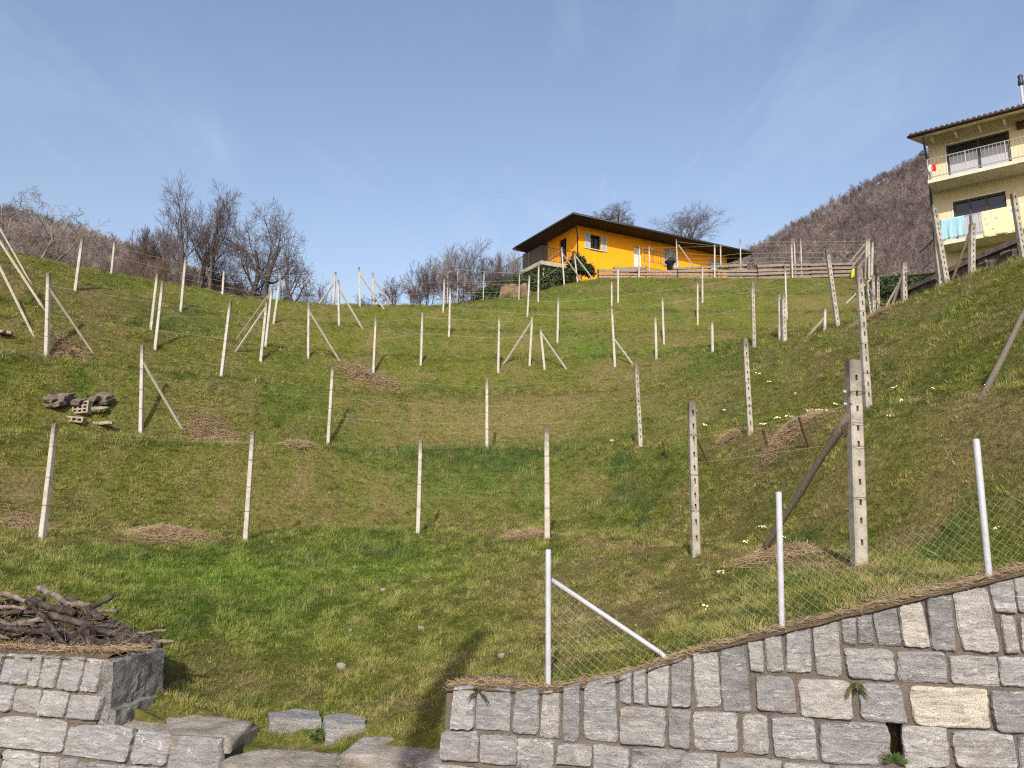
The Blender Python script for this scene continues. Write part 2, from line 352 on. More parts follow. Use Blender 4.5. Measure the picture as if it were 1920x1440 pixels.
# patches of dry, lush and vivid grass, and a brace shadow painted as lush, seen in the photo (photo pixels, cast onto the hill)
BL = [('d',310,1002,80,14,1),('d',60,995,60,12,.9),('d',400,822,65,14,1),('d',560,832,30,16,.8),('d',130,668,60,10,.9),('d',690,708,80,8,.9),('d',790,705,40,5,.6),
('d',1480,805,90,18,1),('d',1370,818,40,8,.8),('d',1160,805,30,6,.6),('d',990,1003,60,6,.6),('d',60,900,80,55,.85),('d',1330,1045,110,16,.6),('d',1500,1045,90,14,.85),
('d',1050,1080,190,50,.6),('d',1160,1150,170,70,.8),('d',1330,1010,160,50,.5),('d',700,1350,130,28,.6),('d',400,1275,90,35,.55),('d',580,1260,80,30,.4),
('d',1760,920,160,110,.95),('d',1680,640,120,30,.45),('d',1850,780,90,110,.7),('d',1300,785,150,40,.6),('d',1000,770,300,40,.65),('d',1080,755,150,30,.5),('d',130,750,130,45,.55),('d',1640,603,90,7,.9),('d',1120,545,50,7,.6),
('d',980,640,30,15,.6),('d',240,560,120,5,.6),('d',200,575,150,4,.7),('d',440,590,120,4,.6),('d',1560,900,60,50,.3),('d',60,610,60,40,.3),('d',900,1230,150,40,.3),
('d',540,600,60,8,.5),('d',1250,622,150,3,.5),('d',1100,597,200,3,.4),
('v',450,1080,330,60,.9),('v',720,1060,200,50,.8),('v',1100,662,75,14,.9),('v',560,740,60,25,.6),('v',850,900,230,55,.6),('v',230,800,120,20,.5),('v',700,1000,100,20,.4),('v',420,1130,280,40,.6),
('l',900,848,330,14,1),('l',660,1003,140,10,.7),('l',1200,925,200,55,.4),('l',1370,690,110,45,.55),('l',1750,1030,120,24,.7),('l',1510,990,50,22,.8),('l',390,1160,28,12,1),('l',1880,690,30,18,.7),  # the one left of the tall post paints its brace's shadow as dark grass
('l',350,620,150,25,.5),('l',960,560,250,10,.4),('l',540,550,60,4,.5),('l',330,1255,60,22,.8),('l',560,1140,60,10,.5)]
BLW = []
for k, u, v, ru, rv, st in BL:
    D = cast(u, v); p = at(u, v, D); D1 = cast(u, v + rv); D2 = cast(u, v - rv)
    ry = min(max(abs(D2 - D1) / 2, 0.25), 6.0); BLW.append((k, p.x, p.y, max(ru * D / F, .2), ry, st))
def fields(x, y):
    wx = x + 0.9 * (fbm(x * 0.9, y * 0.9, 61, 3) - .5); wy = y + 1.3 * (fbm(x * 0.9, y * 0.9, 71, 3) - .5)
    dry = np.clip((fbm(x * 0.55, y * 0.4, 21, 5) - 0.41) * 2.4, 0, 1) * 0.72
    dry = np.clip(dry + (fbm(x * 3.1, y * 2.2, 24, 3) - 0.5) * 1.15, 0, 1)
    lush = np.clip((fbm(x * 0.7, y * 0.5, 31, 4) - 0.55) * 3.0, 0, 1) * 0.7
    viv = np.clip((fbm(x * 0.25, y * 0.2, 41, 3) - 0.5) * 2.0, 0, 1) * 0.5
    cl = np.clip((vnoise(wx * 1.15 + 3, wy * .95, 91) - .80) * 9, 0, 1) * np.clip((vnoise(wx * .35, wy * .35, 93) - .35) * 3, 0, 1)
    lush = np.maximum(lush, cl)
    zb_ = zbase(x, y); ph = (zb_ + 0.6) / ROWP + 0.06 * (fbm(x * .3, y * .3, 95, 2) - .5); ph = ph - np.round(ph); on = np.clip((zb_ + 1.2) * 2, 0, 1)
    wob = fbm(x * .5, y * .5, 97, 3)
    lip = np.exp(-((ph - .02) / .055) ** 2) * np.clip((wob - .36) * 5, 0, 1) * on; under = np.exp(-((ph + .09) / .06) ** 2) * np.clip((wob - .34) * 4, 0, 1) * on
    dry = np.maximum(dry, 1.0 * lip); lush = np.maximum(lush, .75 * under * (1 - lip)); dry = dry * (1 - .6 * under * (1 - lip))
    for k, bx, by, rx, ry, st in BLW:
        g = np.clip(st * np.exp(-(((wx - bx) / rx) ** 2 + ((wy - by) / ry) ** 2) * 1.1) * 1.25, 0, 1)
        if k == 'd': dry = np.maximum(dry, g * (0.75 + 0.5 * (fbm(x * 4, y * 3, 51, 2) - .3))); lush = lush * (1 - .8 * g); viv = viv * (1 - .6 * g)
        elif k == 'l': lush = np.maximum(lush, g); dry = dry * (1 - .85 * g)
        else: viv = np.maximum(viv, g); dry = dry * (1 - .7 * g)
    return np.clip(dry, 0, 1), np.clip(lush, 0, 1), np.clip(viv, 0, 1)

# grass colours shared by ground and blades
def grass_colour(t, dry, lush, viv, rnd, k=1.0):
    c = ramp(t, rnd, [(0.0, (0.066*k, 0.092*k, 0.016*k)), (0.5, (0.166*k, 0.192*k, 0.036*k)), (1.0, (0.30*k, 0.30*k, 0.078*k))])
    c = mixrgb(t, viv, c, ramp(t, rnd, [(0.0, (0.060*k, 0.115*k, 0.014*k)), (1.0, (0.19*k, 0.30*k, 0.042*k))]))
    c = mixrgb(t, lush, c, ramp(t, rnd, [(0.0, (0.045*k, 0.088*k, 0.020*k)), (1.0, (0.135*k, 0.205*k, 0.050*k))]))
    c = mixrgb(t, dry, c, ramp(t, rnd, [(0.0, (0.145*k, 0.110*k, 0.05*k)), (0.5, (0.275*k, 0.215*k, 0.100*k)), (1.0, (0.45*k, 0.365*k, 0.19*k))]))
    return c
M['turf'], t, b = mat('turf', 0.95, 0.05)
A = lambda nm: N(t, 'ShaderNodeAttribute', attribute_name=nm).outputs['Fac']
rn = noise_tex(t, 14, 5, 0.75, geopos(t))
rn = N(t, 'ShaderNodeMapRange', {0: rn, 1: 0.3, 2: 0.7}).outputs[0]
tc_ = grass_colour(t, A('dry'), A('lush'), A('viv'), rn, 0.62)
t.links.new(tc_, b.inputs['Base Color'])
bump(t, b, noise_tex(t, 30, 4, 0.7, geopos(t)), 1.0, 0.04)

# terrain sheet
nv_, nu_ = 360, 300
wv = 0.16 + (np.geomspace(1, 15, nv_) - 1) / 14 * 75; wv[0] = wv[1] - .002
uu = np.linspace(-1, 1, nu_)
UU, WW = np.meshgrid(uu, wv)
half = 8.5 + 0.95 * WW
S_ = UU * half
GX = W0[0] + WE[0] * S_ + WN[0] * WW; GY = W0[1] + WE[1] * S_ + WN[1] * WW
GX = np.where(WW > 8, GX - 0.25 * (WW - 8) * 1.0, GX)
GZ = height(GX, GY); GZ[0] -= 1.3          # the cut edge of the soil behind the walls
gd, gl, gv = fields(GX.ravel(), GY.ravel())
me = bpy.data.meshes.new('hillside')
idx = np.arange(nv_ * nu_).reshape(nv_, nu_)
q = np.stack([idx[:-1, :-1], idx[:-1, 1:], idx[1:, 1:], idx[1:, :-1]], -1).reshape(-1, 4)
me.vertices.add(nv_ * nu_); me.vertices.foreach_set('co', np.stack([GX, GY, GZ], -1).astype(np.float32).ravel())
me.loops.add(q.size); me.loops.foreach_set('vertex_index', q.astype(np.int32).ravel())
me.polygons.add(len(q)); me.polygons.foreach_set('loop_start', np.arange(0, q.size, 4, dtype=np.int32))
me.polygons.foreach_set('use_smooth', np.ones(len(q), bool))
for nm, vals in (('dry', gd), ('lush', gl), ('viv', gv)):
    at_ = me.attributes.new(nm, 'FLOAT', 'POINT'); at_.data.foreach_set('value', vals.astype(np.float32))
me.update(calc_edges=True); me.materials.append(M['turf'])
hill_o = bpy.data.objects.new('hillside', me); COL.objects.link(hill_o); tag(hill_o, kind='structure')

mb = MB(); mb.quad((-3000, -3000, -9), (3000, -3000, -9), (3000, 3000, -9), (-3000, 3000, -9))
tag(mb.build('valley_ground', noisy('valley_ground', (0.05, 0.06, 0.025), (0.10, 0.085, 0.05), 0.05)), kind='structure')
mb = MB()
pr = [Vector((W0[0] + WE[0] * s + WN[0] * w, W0[1] + WE[1] * s + WN[1] * w, -2.62)) for s, w in ((-40, -14), (40, -14), (40, 0.25), (-40, 0.25))]
mb.quad(*pr)
tag(mb.build('road', M['asphalt']), kind='structure')

# ------------------------------------------------------------------ grass blades: uncountable, one object
def tuft(name, nb, r, h0, h1, wd, lean, m):
    v = []; f = []
    for i in range(nb):
        a = random.uniform(0, 6.28); d = r * math.sqrt(random.random()); x, y = d * math.cos(a), d * math.sin(a)
        h = random.uniform(h0, h1); la = a + random.uniform(-1.2, 1.2); L = random.uniform(0.3, 1) * lean * h
        wx, wy = -math.sin(la + .6) * wd / 2, math.cos(la + .6) * wd / 2
        n = len(v)
        v += [(x - wx, y - wy, -0.01), (x + wx, y + wy, -0.01),
              (x + .35 * L * math.cos(la) - wx * .8, y + .35 * L * math.sin(la) - wy * .8, h * .6), (x + .35 * L * math.cos(la) + wx * .8, y + .35 * L * math.sin(la) + wy * .8, h * .6),
              (x + L * math.cos(la), y + L * math.sin(la), h * (1 - .25 * L / max(h, .01) * .6))]
        f += [(n, n + 1, n + 3, n + 2), (n + 2, n + 3, n + 4)]
    me = bpy.data.meshes.new(name); me.from_pydata(v, [], f); me.materials.append(m)
    return bpy.data.objects.new(name, me)
M['grass'], t, b = mat('grass_blade', 0.7, 0.12)
A = lambda nm: N(t, 'ShaderNodeAttribute', attribute_name=nm, attribute_type='INSTANCER').outputs['Fac']
gc = grass_colour(t, A('dry'), A('lush'), A('viv'), A('rnd'), 1.0)
t.links.new(gc, b.inputs['Base Color'])
tr = N(t, 'ShaderNodeBsdfTranslucent', {'Color': gc}); mx = N(t, 'ShaderNodeMixShader', {0: 0.22, 1: b.outputs[0], 2: tr.outputs[0]})
t.links.new(mx.outputs[0], t.nodes['Material Output'].inputs['Surface'])

def instancer(name, pts, scl, rotz, tilt, which, sources, attrs, mat_):
    """points + geometry nodes: one object holding an uncountable mass"""
    coll = bpy.data.collections.new(name + '_source')
    for o in sources: coll.objects.link(o)
    me = bpy.data.meshes.new(name); n = len(pts)
    me.vertices.add(n); me.vertices.foreach_set('co', np.asarray(pts, np.float32).ravel())
    rot = np.zeros((n, 3), np.float32); rot[:, 0] = tilt[:, 0]; rot[:, 1] = tilt[:, 1]; rot[:, 2] = rotz
    a = me.attributes.new('rot', 'FLOAT_VECTOR', 'POINT'); a.data.foreach_set('vector', rot.ravel())
    sc_ = np.asarray(scl, np.float32)
    a = me.attributes.new('scl', 'FLOAT_VECTOR', 'POINT'); a.data.foreach_set('vector', sc_.ravel())
    a = me.attributes.new('which', 'INT', 'POINT'); a.data.foreach_set('value', np.asarray(which, np.int32))
    for k, vals in attrs.items():
        a = me.attributes.new(k, 'FLOAT', 'POINT'); a.data.foreach_set('value', np.asarray(vals, np.float32))
    me.materials.append(mat_); me.update()
    o = bpy.data.objects.new(name, me); COL.objects.link(o)
    g = bpy.data.node_groups.new(name + '_nodes', 'GeometryNodeTree')
    g.interface.new_socket('Geometry', in_out='INPUT', socket_type='NodeSocketGeometry')
    g.interface.new_socket('Geometry', in_out='OUTPUT', socket_type='NodeSocketGeometry')
    gi = g.nodes.new('NodeGroupInput'); go = g.nodes.new('NodeGroupOutput')
    m2p = g.nodes.new('GeometryNodeMeshToPoints'); g.links.new(gi.outputs[0], m2p.inputs[0])
    ci = g.nodes.new('GeometryNodeCollectionInfo'); ci.inputs['Collection'].default_value = coll
    ci.inputs['Separate Children'].default_value = True; ci.inputs['Reset Children'].default_value = True
    iop = g.nodes.new('GeometryNodeInstanceOnPoints'); g.links.new(m2p.outputs[0], iop.inputs['Points']); g.links.new(ci.outputs[0], iop.inputs['Instance'])
    iop.inputs['Pick Instance'].default_value = True
    def na(nm, dt):
        n_ = g.nodes.new('GeometryNodeInputNamedAttribute'); n_.data_type = dt; n_.inputs[0].default_value = nm; return n_.outputs[0]
    g.links.new(na('which', 'INT'), iop.inputs['Instance Index'])
    er = g.nodes.new('FunctionNodeEulerToRotation'); g.links.new(na('rot', 'FLOAT_VECTOR'), er.inputs[0]); g.links.new(er.outputs[0], iop.inputs['Rotation'])
    g.links.new(na('scl', 'FLOAT_VECTOR'), iop.inputs['Scale'])
    g.links.new(iop.outputs[0], go.inputs[0])
    md = o.modifiers.new('scatter', 'NODES'); md.node_group = g
    return o

def scatter_grass():
    P = []
    # sample uniformly in (s,w) bands, denser near the camera
    for w0, w1, dens in ((0.12, 2, 480), (2, 5, 370), (5, 9, 230), (9, 14, 130), (14, 22, 75), (22, 32, 45), (32, 45, 30)):
        hw = 7.0 + 0.80 * (w1 + 5.5)
        n = int((w1 - w0) * 2 * hw * dens)
        s = rng.uniform(-hw, hw, n); w = rng.uniform(w0, w1, n)
        x = W0[0] + WE[0] * s + WN[0] * w; y = W0[1] + WE[1] * s + WN[1] * w
        x = x - np.where(w > 8, 0.25 * (w - 8), 0)
        k = (np.abs(x) < 0.72 * y + 1.5) & (y > 3.5)
        P.append(np.c_[x[k], y[k], s[k], w[k]])
    P = np.concatenate(P); x, y, s, w = P.T
    z = height(x, y)
    d, l, v = fields(x, y)
    keep = np.ones(len(x), bool)
    keep &= ~((s > -4.6) & (s < -0.8) & (w < 0.36) & (rng.random(len(x)) > 0.06))      # slabs
    keep &= ~((s < -4.35) & (w < 0.32))
    keep &= ~((s > -0.9) & (w < 0.15))
    keep &= ~((s < -4.35) & (w < 1.35) & (rng.random(len(x)) > 0.15))                  # pile
    keep &= rng.random(len(x)) > d * 0.25
    dist = np.hypot(x, y)
    x, y, z, d, l, v, dist = (q[keep] for q in (x, y, z, d, l, v, dist))
    n = len(x)
    f = np.clip(dist / 9, 0.8, 2.6) ** 0.75
    cl = fbm(x * 5.5, y * 4.2, 81, 3)
    hgt = (0.40 + 0.62 * np.clip((cl - .35) * 2, 0, 1)) * (1 + 1.1 * l) * (1 - 0.25 * d) * rng.uniform(.6, 1.4, n)
    scl = np.stack([f, f, np.clip(dist / 9, 0.8, 1.9) ** 0.5 * hgt], -1)
    which = np.where(d + rng.normal(0, .15, n) > 0.55, 4 + rng.integers(0, 2, n), rng.integers(0, 4, n))
    rnd = np.clip(0.5 + (cl - .5) * 2.0 + rng.normal(0, .26, n), 0, 1)
    tilt = rng.normal(0, .32, (n, 2))
    dd = np.clip(d * .95 + rng.normal(0, .24, n), 0, 1)
    src = [tuft('blade_cluster_a', 16, .055, .03, .085, .0045, .8, M['grass']), tuft('blade_cluster_b', 14, .06, .03, .07, .005, 1.0, M['grass']),
           tuft('blade_cluster_c', 18, .05, .02, .06, .0045, 1.2, M['grass']), tuft('blade_cluster_d', 12, .06, .05, .11, .004, .9, M['grass']),
           tuft('blade_cluster_e', 16, .07, .01, .045, .0045, 2.6, M['grass']), tuft('blade_cluster_f', 14, .07, .012, .06, .004, 2.2, M['grass'])]
    o = instancer('grass', np.c_[x, y, z], scl, rng.uniform(0, 6.28, n), tilt, which, src, {'dry': dd, 'lush': l, 'viv': v, 'rnd': rnd}, M['grass'])
    tag(o, 'short spring grass mixed with dry straw covering the hillside', 'grass', kind='stuff')
    print('grass tufts', n)
scatter_grass()

# ------------------------------------------------------------------ stone walls
BAT = 0.10; ZREF = -1.3
def on_wall(u, v, out=0.0):
    """photo pixel -> point on the battered face of the walls (out = metres in front of it)"""
    a, b_ = ray(u, v); a = float(a); b_ = float(b_)
    D = (W0[0] * WN[0] + W0[1] * WN[1] - out - BAT * ZREF) / (a * WN[0] + WN[1] - BAT * b_)
    return Vector((a * D, D, b_ * D))
OUTV = Vector((-WN[0], -WN[1], BAT)).normalized(); OUTV = Vector((-0.2747, -0.9566, 0.0995)).normalized()
INV = Vector((WN[0], WN[1], 0)); ALONG = Vector((WE[0], WE[1], 0))
class Stones:
    def __init__(s): s.mb = MB(); s.tint = []; s.tone = []
    def stone(s, quad, tint=None, tone=None, proud=None):
        tl, tr, br, bl = [p if isinstance(p, Vector) else on_wall(*p) for p in quad]
        n = 19; proud = proud or random.uniform(0.016, 0.03); tint = random.betavariate(2.4, 2.9) if tint is None else tint
        tone = random.uniform(0.86, 1.08) if tone is None else tone
        sd = random.uniform(0, 500); wdt = (tr - tl).length; hgt = (tl - bl).length
        ex = random.uniform(12, 30); V = []; cuts = [random.uniform(0, .13) ** 1.2 for _ in range(4)]
        slx, sly = random.uniform(-.012, .012), random.uniform(-.012, .012)
        for j in range(n):
            for i in range(n):
                x = math.sin((-1 + 2 * i / (n - 1)) * math.pi / 2) * 1.0; y = math.sin((-1 + 2 * j / (n - 1)) * math.pi / 2)
                # rounded outline: pull the corners in
                q = (abs(x) ** ex + abs(y) ** ex) ** (1 / ex)
                m = max(abs(x), abs(y)); k = (m / q) if q > 1e-6 else 1
                xx, yy = x * k * (1.03 + .017 / wdt), y * k * (1.03 + .017 / hgt)
                cc = cuts[(x > 0) + 2 * (y > 0)] * (abs(x) * abs(y)) ** 4; xx *= 1 - cc; yy *= 1 - cc
                e1 = 1 + 0.030 * mnoise.fractal(Vector((sd, y * 2.6 + sd, x * .3)), .7, 2.2, 3) * (abs(x) > .7) * min(1, .35 / wdt) * 2
                e2 = 1 + 0.030 * mnoise.fractal(Vector((x * 2.6 + sd, sd, y * .3)), .7, 2.2, 3) * (abs(y) > .7) * min(1, .3 / hgt) * 2
                xx *= e1; yy *= e2
                fx, fy = (xx + 1) / 2, (1 - yy) / 2
                p = (tl * (1 - fx) + tr * fx) * (1 - fy) + (bl * (1 - fx) + br * fx) * fy
                edge = min((1 - abs(x)) * wdt / 2, (1 - abs(y)) * hgt / 2)
                h = proud * min(1.0, (edge / 0.008)) ** 0.6 if edge > 0 else -0.02
                if edge > 0.004:
                    h += 0.011 * (mnoise.fractal(p * 8 + Vector((sd, 0, 0)), 0.7, 2.1, 5)) + slx * x + sly * y
                    h += 0.004 * mnoise.noise(p * 45)
                V.append(p + OUTV * h)
        s.mb.add(V, [(j * n + i, j * n + i + 1, (j + 1) * n + i + 1, (j + 1) * n + i) for j in range(n - 1) for i in range(n - 1)])
        s.tint += [tint] * (n * n); s.tone += [tone] * (n * n)
    def build(s, parent):
        o = s.mb.build('stones', M['stone'], parent, False, {'tint': s.tint, 'tone': s.tone}); return o
def cvt(lst, ox, oy, k=3.0): return [[(ox + x / k, oy + y / k) for x, y in q] for q in lst]
C2 = cvt([[(640,990),(745,985),(745,1215),(620,1210)],[(770,1000),(950,1000),(940,1225),(762,1210)],[(985,1010),(1110,1005),(1105,1245),(965,1235)],
[(1140,1020),(1230,1015),(1220,1265),(1125,1255)],[(1255,1000),(1345,975),(1335,1280),(1250,1275)],[(1375,965),(1535,930),(1550,1280),(1370,1270)],
[(1568,930),(1630,905),(1630,1075),(1565,1060)],[(1648,905),(1712,890),(1708,1075),(1648,1065)],[(1730,880),(1838,865),(1838,1085),(1730,1080)],
[(1862,850),(1968,822),(1965,1085),(1862,1092)],[(570,1240),(770,1240),(765,1400),(565,1385)],[(790,1260),(985,1262),(985,1420),(785,1405)],
[(1000,1275),(1195,1285),(1190,1440),(990,1425)],[(1225,1305),(1405,1315),(1400,1425),(1220,1410)],[(1425,1315),(1615,1330),(1610,1470),(1425,1450)],
[(1640,1330),(1930,1345),(1930,1490),(1640,1470)],[(1575,1100),(1820,1110),(1815,1310),(1575,1290)],[(1848,1110),(1960,1125),(1958,1325),(1848,1310)],
[(555,1425),(765,1440),(765,1560),(555,1550)],[(790,1450),(1010,1465),(1010,1600),(790,1580)],[(1035,1470),(1195,1480),(1195,1600),(1035,1600)],[(1215,1450),(1400,1460),(1400,1600),(1215,1600)],[(1425,1490),(1615,1500),(1615,1620),(1425,1620)],[(1640,1500),(1900,1520),(1900,1640),(1640,1640)]], 640, 960)
C3 = cvt([[(60,800),(195,795),(210,1085),(85,1085)],[(215,785),(345,760),(380,1115),(230,1110)],[(370,735),(440,730),(455,895),(385,885)],[(465,710),(550,700),(565,890),(480,885)],
[(585,690),(710,665),(720,895),(590,890)],[(735,655),(865,625),(890,915),(755,905)],[(895,610),(968,603),(972,740),(905,735)],[(982,595),(1055,585),(1070,740),(995,735)],
[(1075,570),(1195,550),(1225,745),(1105,740)],[(1215,540),(1335,515),(1385,755),(1245,750)],[(1370,495),(1500,475),(1530,775),(1405,770)],[(1525,460),(1700,430),(1770,780),(1580,775)],
[(1725,405),(1850,385),(1870,565),(1760,555)],[(1863,380),(1960,360),(1985,560),(1888,555)],[(1790,590),(1855,590),(1885,785),(1815,785)],[(1890,600),(2010,600),(2020,795),(1912,785)],
[(415,930),(615,930),(630,1125),(425,1105)],[(655,940),(940,960),(950,1160),(675,1145)],[(1000,965),(1215,975),(1250,1180),(1010,1160)],[(1285,985),(1700,1005),(1720,1215),(1310,1190)],
[(1735,1010),(2030,1025),(2040,1245),(1760,1225)],[(915,775),(1170,780),(1190,940),(935,925)],[(1210,790),(1465,795),(1480,955),(1225,945)],[(1505,815),(1755,820),(1770,970),(1520,960)],
[(1780,820),(2000,825),(2010,980),(1800,970)],[(65,1130),(300,1135),(305,1340),(80,1325)],[(345,1145),(470,1150),(480,1355),(345,1345)],[(505,1160),(730,1165),(750,1385),(520,1365)],
[(770,1185),(1150,1195),(1160,1415),(790,1400)],[(1240,1210),(1475,1215),(1490,1420),(1250,1440)],[(1510,1235),(1840,1245),(1870,1440),(1540,1430)],[(1890,1265),(2060,1265),(2070,1450),(1905,1445)],
[(0,1360),(185,1365),(185,1500),(0,1490)],[(215,1385),(545,1400),(550,1540),(215,1520)],[(575,1415),(820,1425),(820,1560),(575,1550)],[(845,1430),(1150,1445),(1150,1560),(845,1560)],[(1250,1465),(1500,1450),(1500,1580),(1250,1580)],[(1530,1460),(1900,1470),(1900,1600),(1530,1600)],
[(2000,370),(2140,340),(2160,570),(2005,565)],[(2165,340),(2300,310),(2330,575),(2180,570)],[(2040,600),(2260,610),(2280,800),(2050,795)],[(2040,830),(2300,840),(2320,1000),(2050,985)],[(2070,1030),(2330,1040),(2350,1270),(2090,1255)]], 1280, 960)
C1 = cvt([[(-75,800),(30,806),(-15,940),(-120,935)],[(45,800),(95,805),(60,955),(5,950)],[(105,805),(185,808),(150,965),(70,960)],[(200,808),(255,812),(220,975),(160,970)],
[(270,815),(350,820),(305,985),(232,978)],[(370,820),(480,825),(445,1000),(325,990)],[(495,830),(592,838),(545,1008),(465,1000)],
[(-120,975),(85,985),(65,1115),(-130,1105)],[(110,995),(235,1005),(215,1130),(85,1118)],[(260,1008),(390,1020),(360,1150),(232,1138)],[(410,1030),(585,1045),(550,1165),(385,1155)],
[(10,1150),(380,1175),(345,1345),(0,1310)],[(400,1195),(755,1215),(720,1400),(370,1360)],[(785,1230),(965,1255),(935,1425),(750,1400)],[(975,1262),(1245,1280),(1240,1470),(955,1445)],
[(35,1335),(225,1365),(210,1500),(20,1480)],[(240,1375),(340,1385),(335,1500),(235,1490)],[(355,1390),(440,1395),(435,1500),(350,1490)],[(455,1410),(700,1425),(690,1530),(450,1515)],[(715,1430),(930,1450),(925,1560),(710,1540)],
[(-260,1140),(-15,1148),(-30,1310),(-280,1300)],[(-250,795),(-90,800),(-140,935),(-300,930)],[(-330,970),(-140,975),(-160,1105),(-350,1100)],[(-250,1335),(-15,1340),(-25,1480),(-260,1480)]], 0, 960)
TINT = {('r', 39): (.88, 1.0), ('r', 37): (0.76, 1), ('r', 31): (0.7, 1.1), ('r', 21): (0.12, .85), ('r', 28): (0.1, .9), ('r', 26): (0.15, .85)}
top_px = [(838,1288),(900,1284),(965,1290),(1030,1292),(1100,1281),(1165,1268),(1300,1222),(1440,1186),(1600,1147),(1740,1113),(1860,1084),(1920,1068),(2080,1026),(2300,968)]
wr = thing('stone_wall', on_wall(1400, 1440), 'grey gneiss block retaining wall rising to the right below the wire mesh fence', 'stone wall')
st = Stones()
for i, qd in enumerate(C2 + C3):
    cid = i + 1 if i < 18 else (20 + i - 24 if i >= 24 else 99)
    tt = TINT.get(('r', cid), (None, None)); st.stone(qd, *tt)
# courses running on beyond the right edge of the picture
rs_ = random.Random(55)
def courses(st, sa, sb, ztop, dip=0.0):
    zc = lambda s, k: ztop(s) - .03 - k * .285
    for k in range(7):
        s = sa
        while s < sb - .12:
            wd_ = rs_.uniform(.16, .24) if k == 0 else rs_.uniform(.24, .46); e = min(s + wd_, sb); g = .014
            if zc(s, k + 1) > -3.2: st.stone([face_pt(s + g, zc(s, k) - g), face_pt(e - g, zc(e, k) - g), face_pt(e - g, zc(e, k + 1) + g), face_pt(s + g, zc(s, k + 1) + g)])
            s = e
mb = MB(); dn = -3.4
def col_down(p): return Vector((p.x + WN[0] * BAT * (dn - p.z), p.y + WN[1] * BAT * (dn - p.z), dn))
tops = [on_wall(u, v + 4, 0.0) for u, v in top_px]
TH = INV * 0.42
HOLE = [on_wall(1280 + x / 3, 960 + y / 3) for x, y in ((1142, 1185), (1238, 1190), (1240, 1395), (1162, 1405))]
hs0 = min((p - Vector((W0[0], W0[1], 0))).dot(ALONG) for p in HOLE); hs1 = max((p - Vector((W0[0], W0[1], 0))).dot(ALONG) for p in HOLE)
def interp_top(s):
    ss = [(p - Vector((W0[0], W0[1], 0))).dot(ALONG) for p in tops]
    return float(np.interp(s, ss, [p.z for p in tops]))
def face_pt(s, z, out=0.0):
    x = W0[0] + WE[0] * s + WN[0] * (BAT * (z - ZREF) - out); y = W0[1] + WE[1] * s + WN[1] * (BAT * (z - ZREF) - out); return Vector((x, y, z))
s_edges = [(p - Vector((W0[0], W0[1], 0))).dot(ALONG) for p in tops] + [hs0, hs1]; s_edges = sorted(s_edges)
hz0, hz1 = min(p.z for p in HOLE), max(p.z for p in HOLE)
for a, b_ in zip(s_edges[:-1], s_edges[1:]):
    za, zb = interp_top(a), interp_top(b_)
    segs = [(dn, None)] if not (abs(a - hs0) < 1e-6) else [(dn, hz0), (hz1, None)]
    for lo, hi in segs:
        pa, pb = face_pt(a, lo), face_pt(b_, lo); qa, qb = face_pt(a, za if hi is None else hi), face_pt(b_, zb if hi is None else hi)
        mb.prism([pa, pb, qb, qa], TH)
part('mortar', mb, M['mortar'], wr)
mb = MB(); p0, p1 = face_pt(hs0 - .02, hz0 - .03), face_pt(hs1 + .02, hz1 + .03)
mb.prism([face_pt(hs0 - .02, hz0 - .03, -.3), face_pt(hs1 + .02, hz0 - .03, -.3), face_pt(hs1 + .02, hz1 + .03, -.3), face_pt(hs0 - .02, hz1 + .03, -.3)], INV * .05)
part('drain_hole', mb, M['hollow'], wr)
# crumbling top course of soil and needles, slightly uneven
def coping(parent, pts, width, matn, lift=.02):
    mb = MB(); n = 0; rows = []
    for (p, q) in zip(pts[:-1], pts[1:]):
        L = max(2, int((q - p).length / .06))
        for i in range(L):
            rows.append(p.lerp(q, i / L))
    rows.append(pts[-1]); V = []; Fc = []; m = 7
    for i, p in enumerate(rows):
        for j in range(m):
            w = -0.035 + width * j / (m - 1)
            h = lift * (0.3 + 0.9 * mnoise.noise(p * 6 + Vector((j * .7, 0, 0))) + (0.5 if 0 < j < m - 1 else -1.3))
            V.append(p + INV * (w + .02 * mnoise.noise(p * 9 + Vector((0, j, 3)))) + Vector((0, 0, h)))
    for i in range(len(rows) - 1):
        for j in range(m - 1): Fc.append((i * m + j, (i + 1) * m + j, (i + 1) * m + j + 1, i * m + j + 1))
    mb.add(V, Fc); return part('coping', mb, M[matn], parent, True)
M['needle_soil'] = noisy('needle_soil', (0.13, 0.095, 0.06), (0.27, 0.20, 0.125), 14, 0.95, 0.05, 1.0, 0.02)
coping(wr, tops, .48, 'needle_soil', .008)
SOF = lambda p: (p - Vector((W0[0], W0[1], 0))).dot(ALONG)
courses(st, SOF(on_wall(2066, 1200)), s_edges[-1] - .02, interp_top)
st.build(wr)

wl = thing('stone_wall', on_wall(150, 1440), 'grey gneiss block wall at the left edge carrying the heap of cut branches', 'stone wall')
st = Stones()
for i, qd in enumerate(C1): st.stone(qd, random.uniform(.2, .6) if i > 11 else random.uniform(.25, .72))
courses(st, SOF(on_wall(-700, 1300)), SOF(on_wall(-112, 1300)), lambda s_: on_wall(-300, 1224).z)
st.build(wl)
mb = MB()
tl_ = [on_wall(u, v) for u, v in ((-700, 1206), (-420, 1214), (-160, 1222), (-90, 1223), (0, 1226), (100, 1229), (198, 1236))]
hi_s = (tl_[-1] - Vector((W0[0], W0[1], 0))).dot(ALONG)
low_z = on_wall(320, 1381).z; lo_s = (on_wall(418, 1388) - Vector((W0[0], W0[1], 0))).dot(ALONG)
sprev = None
for p, q in zip(tl_[:-1], tl_[1:]):
    sa = (p - Vector((W0[0], W0[1], 0))).dot(ALONG); sb = (q - Vector((W0[0], W0[1], 0))).dot(ALONG)
    mb.prism([face_pt(sa, dn), face_pt(sb, dn), face_pt(sb, q.z), face_pt(sa, p.z)], INV * .62)
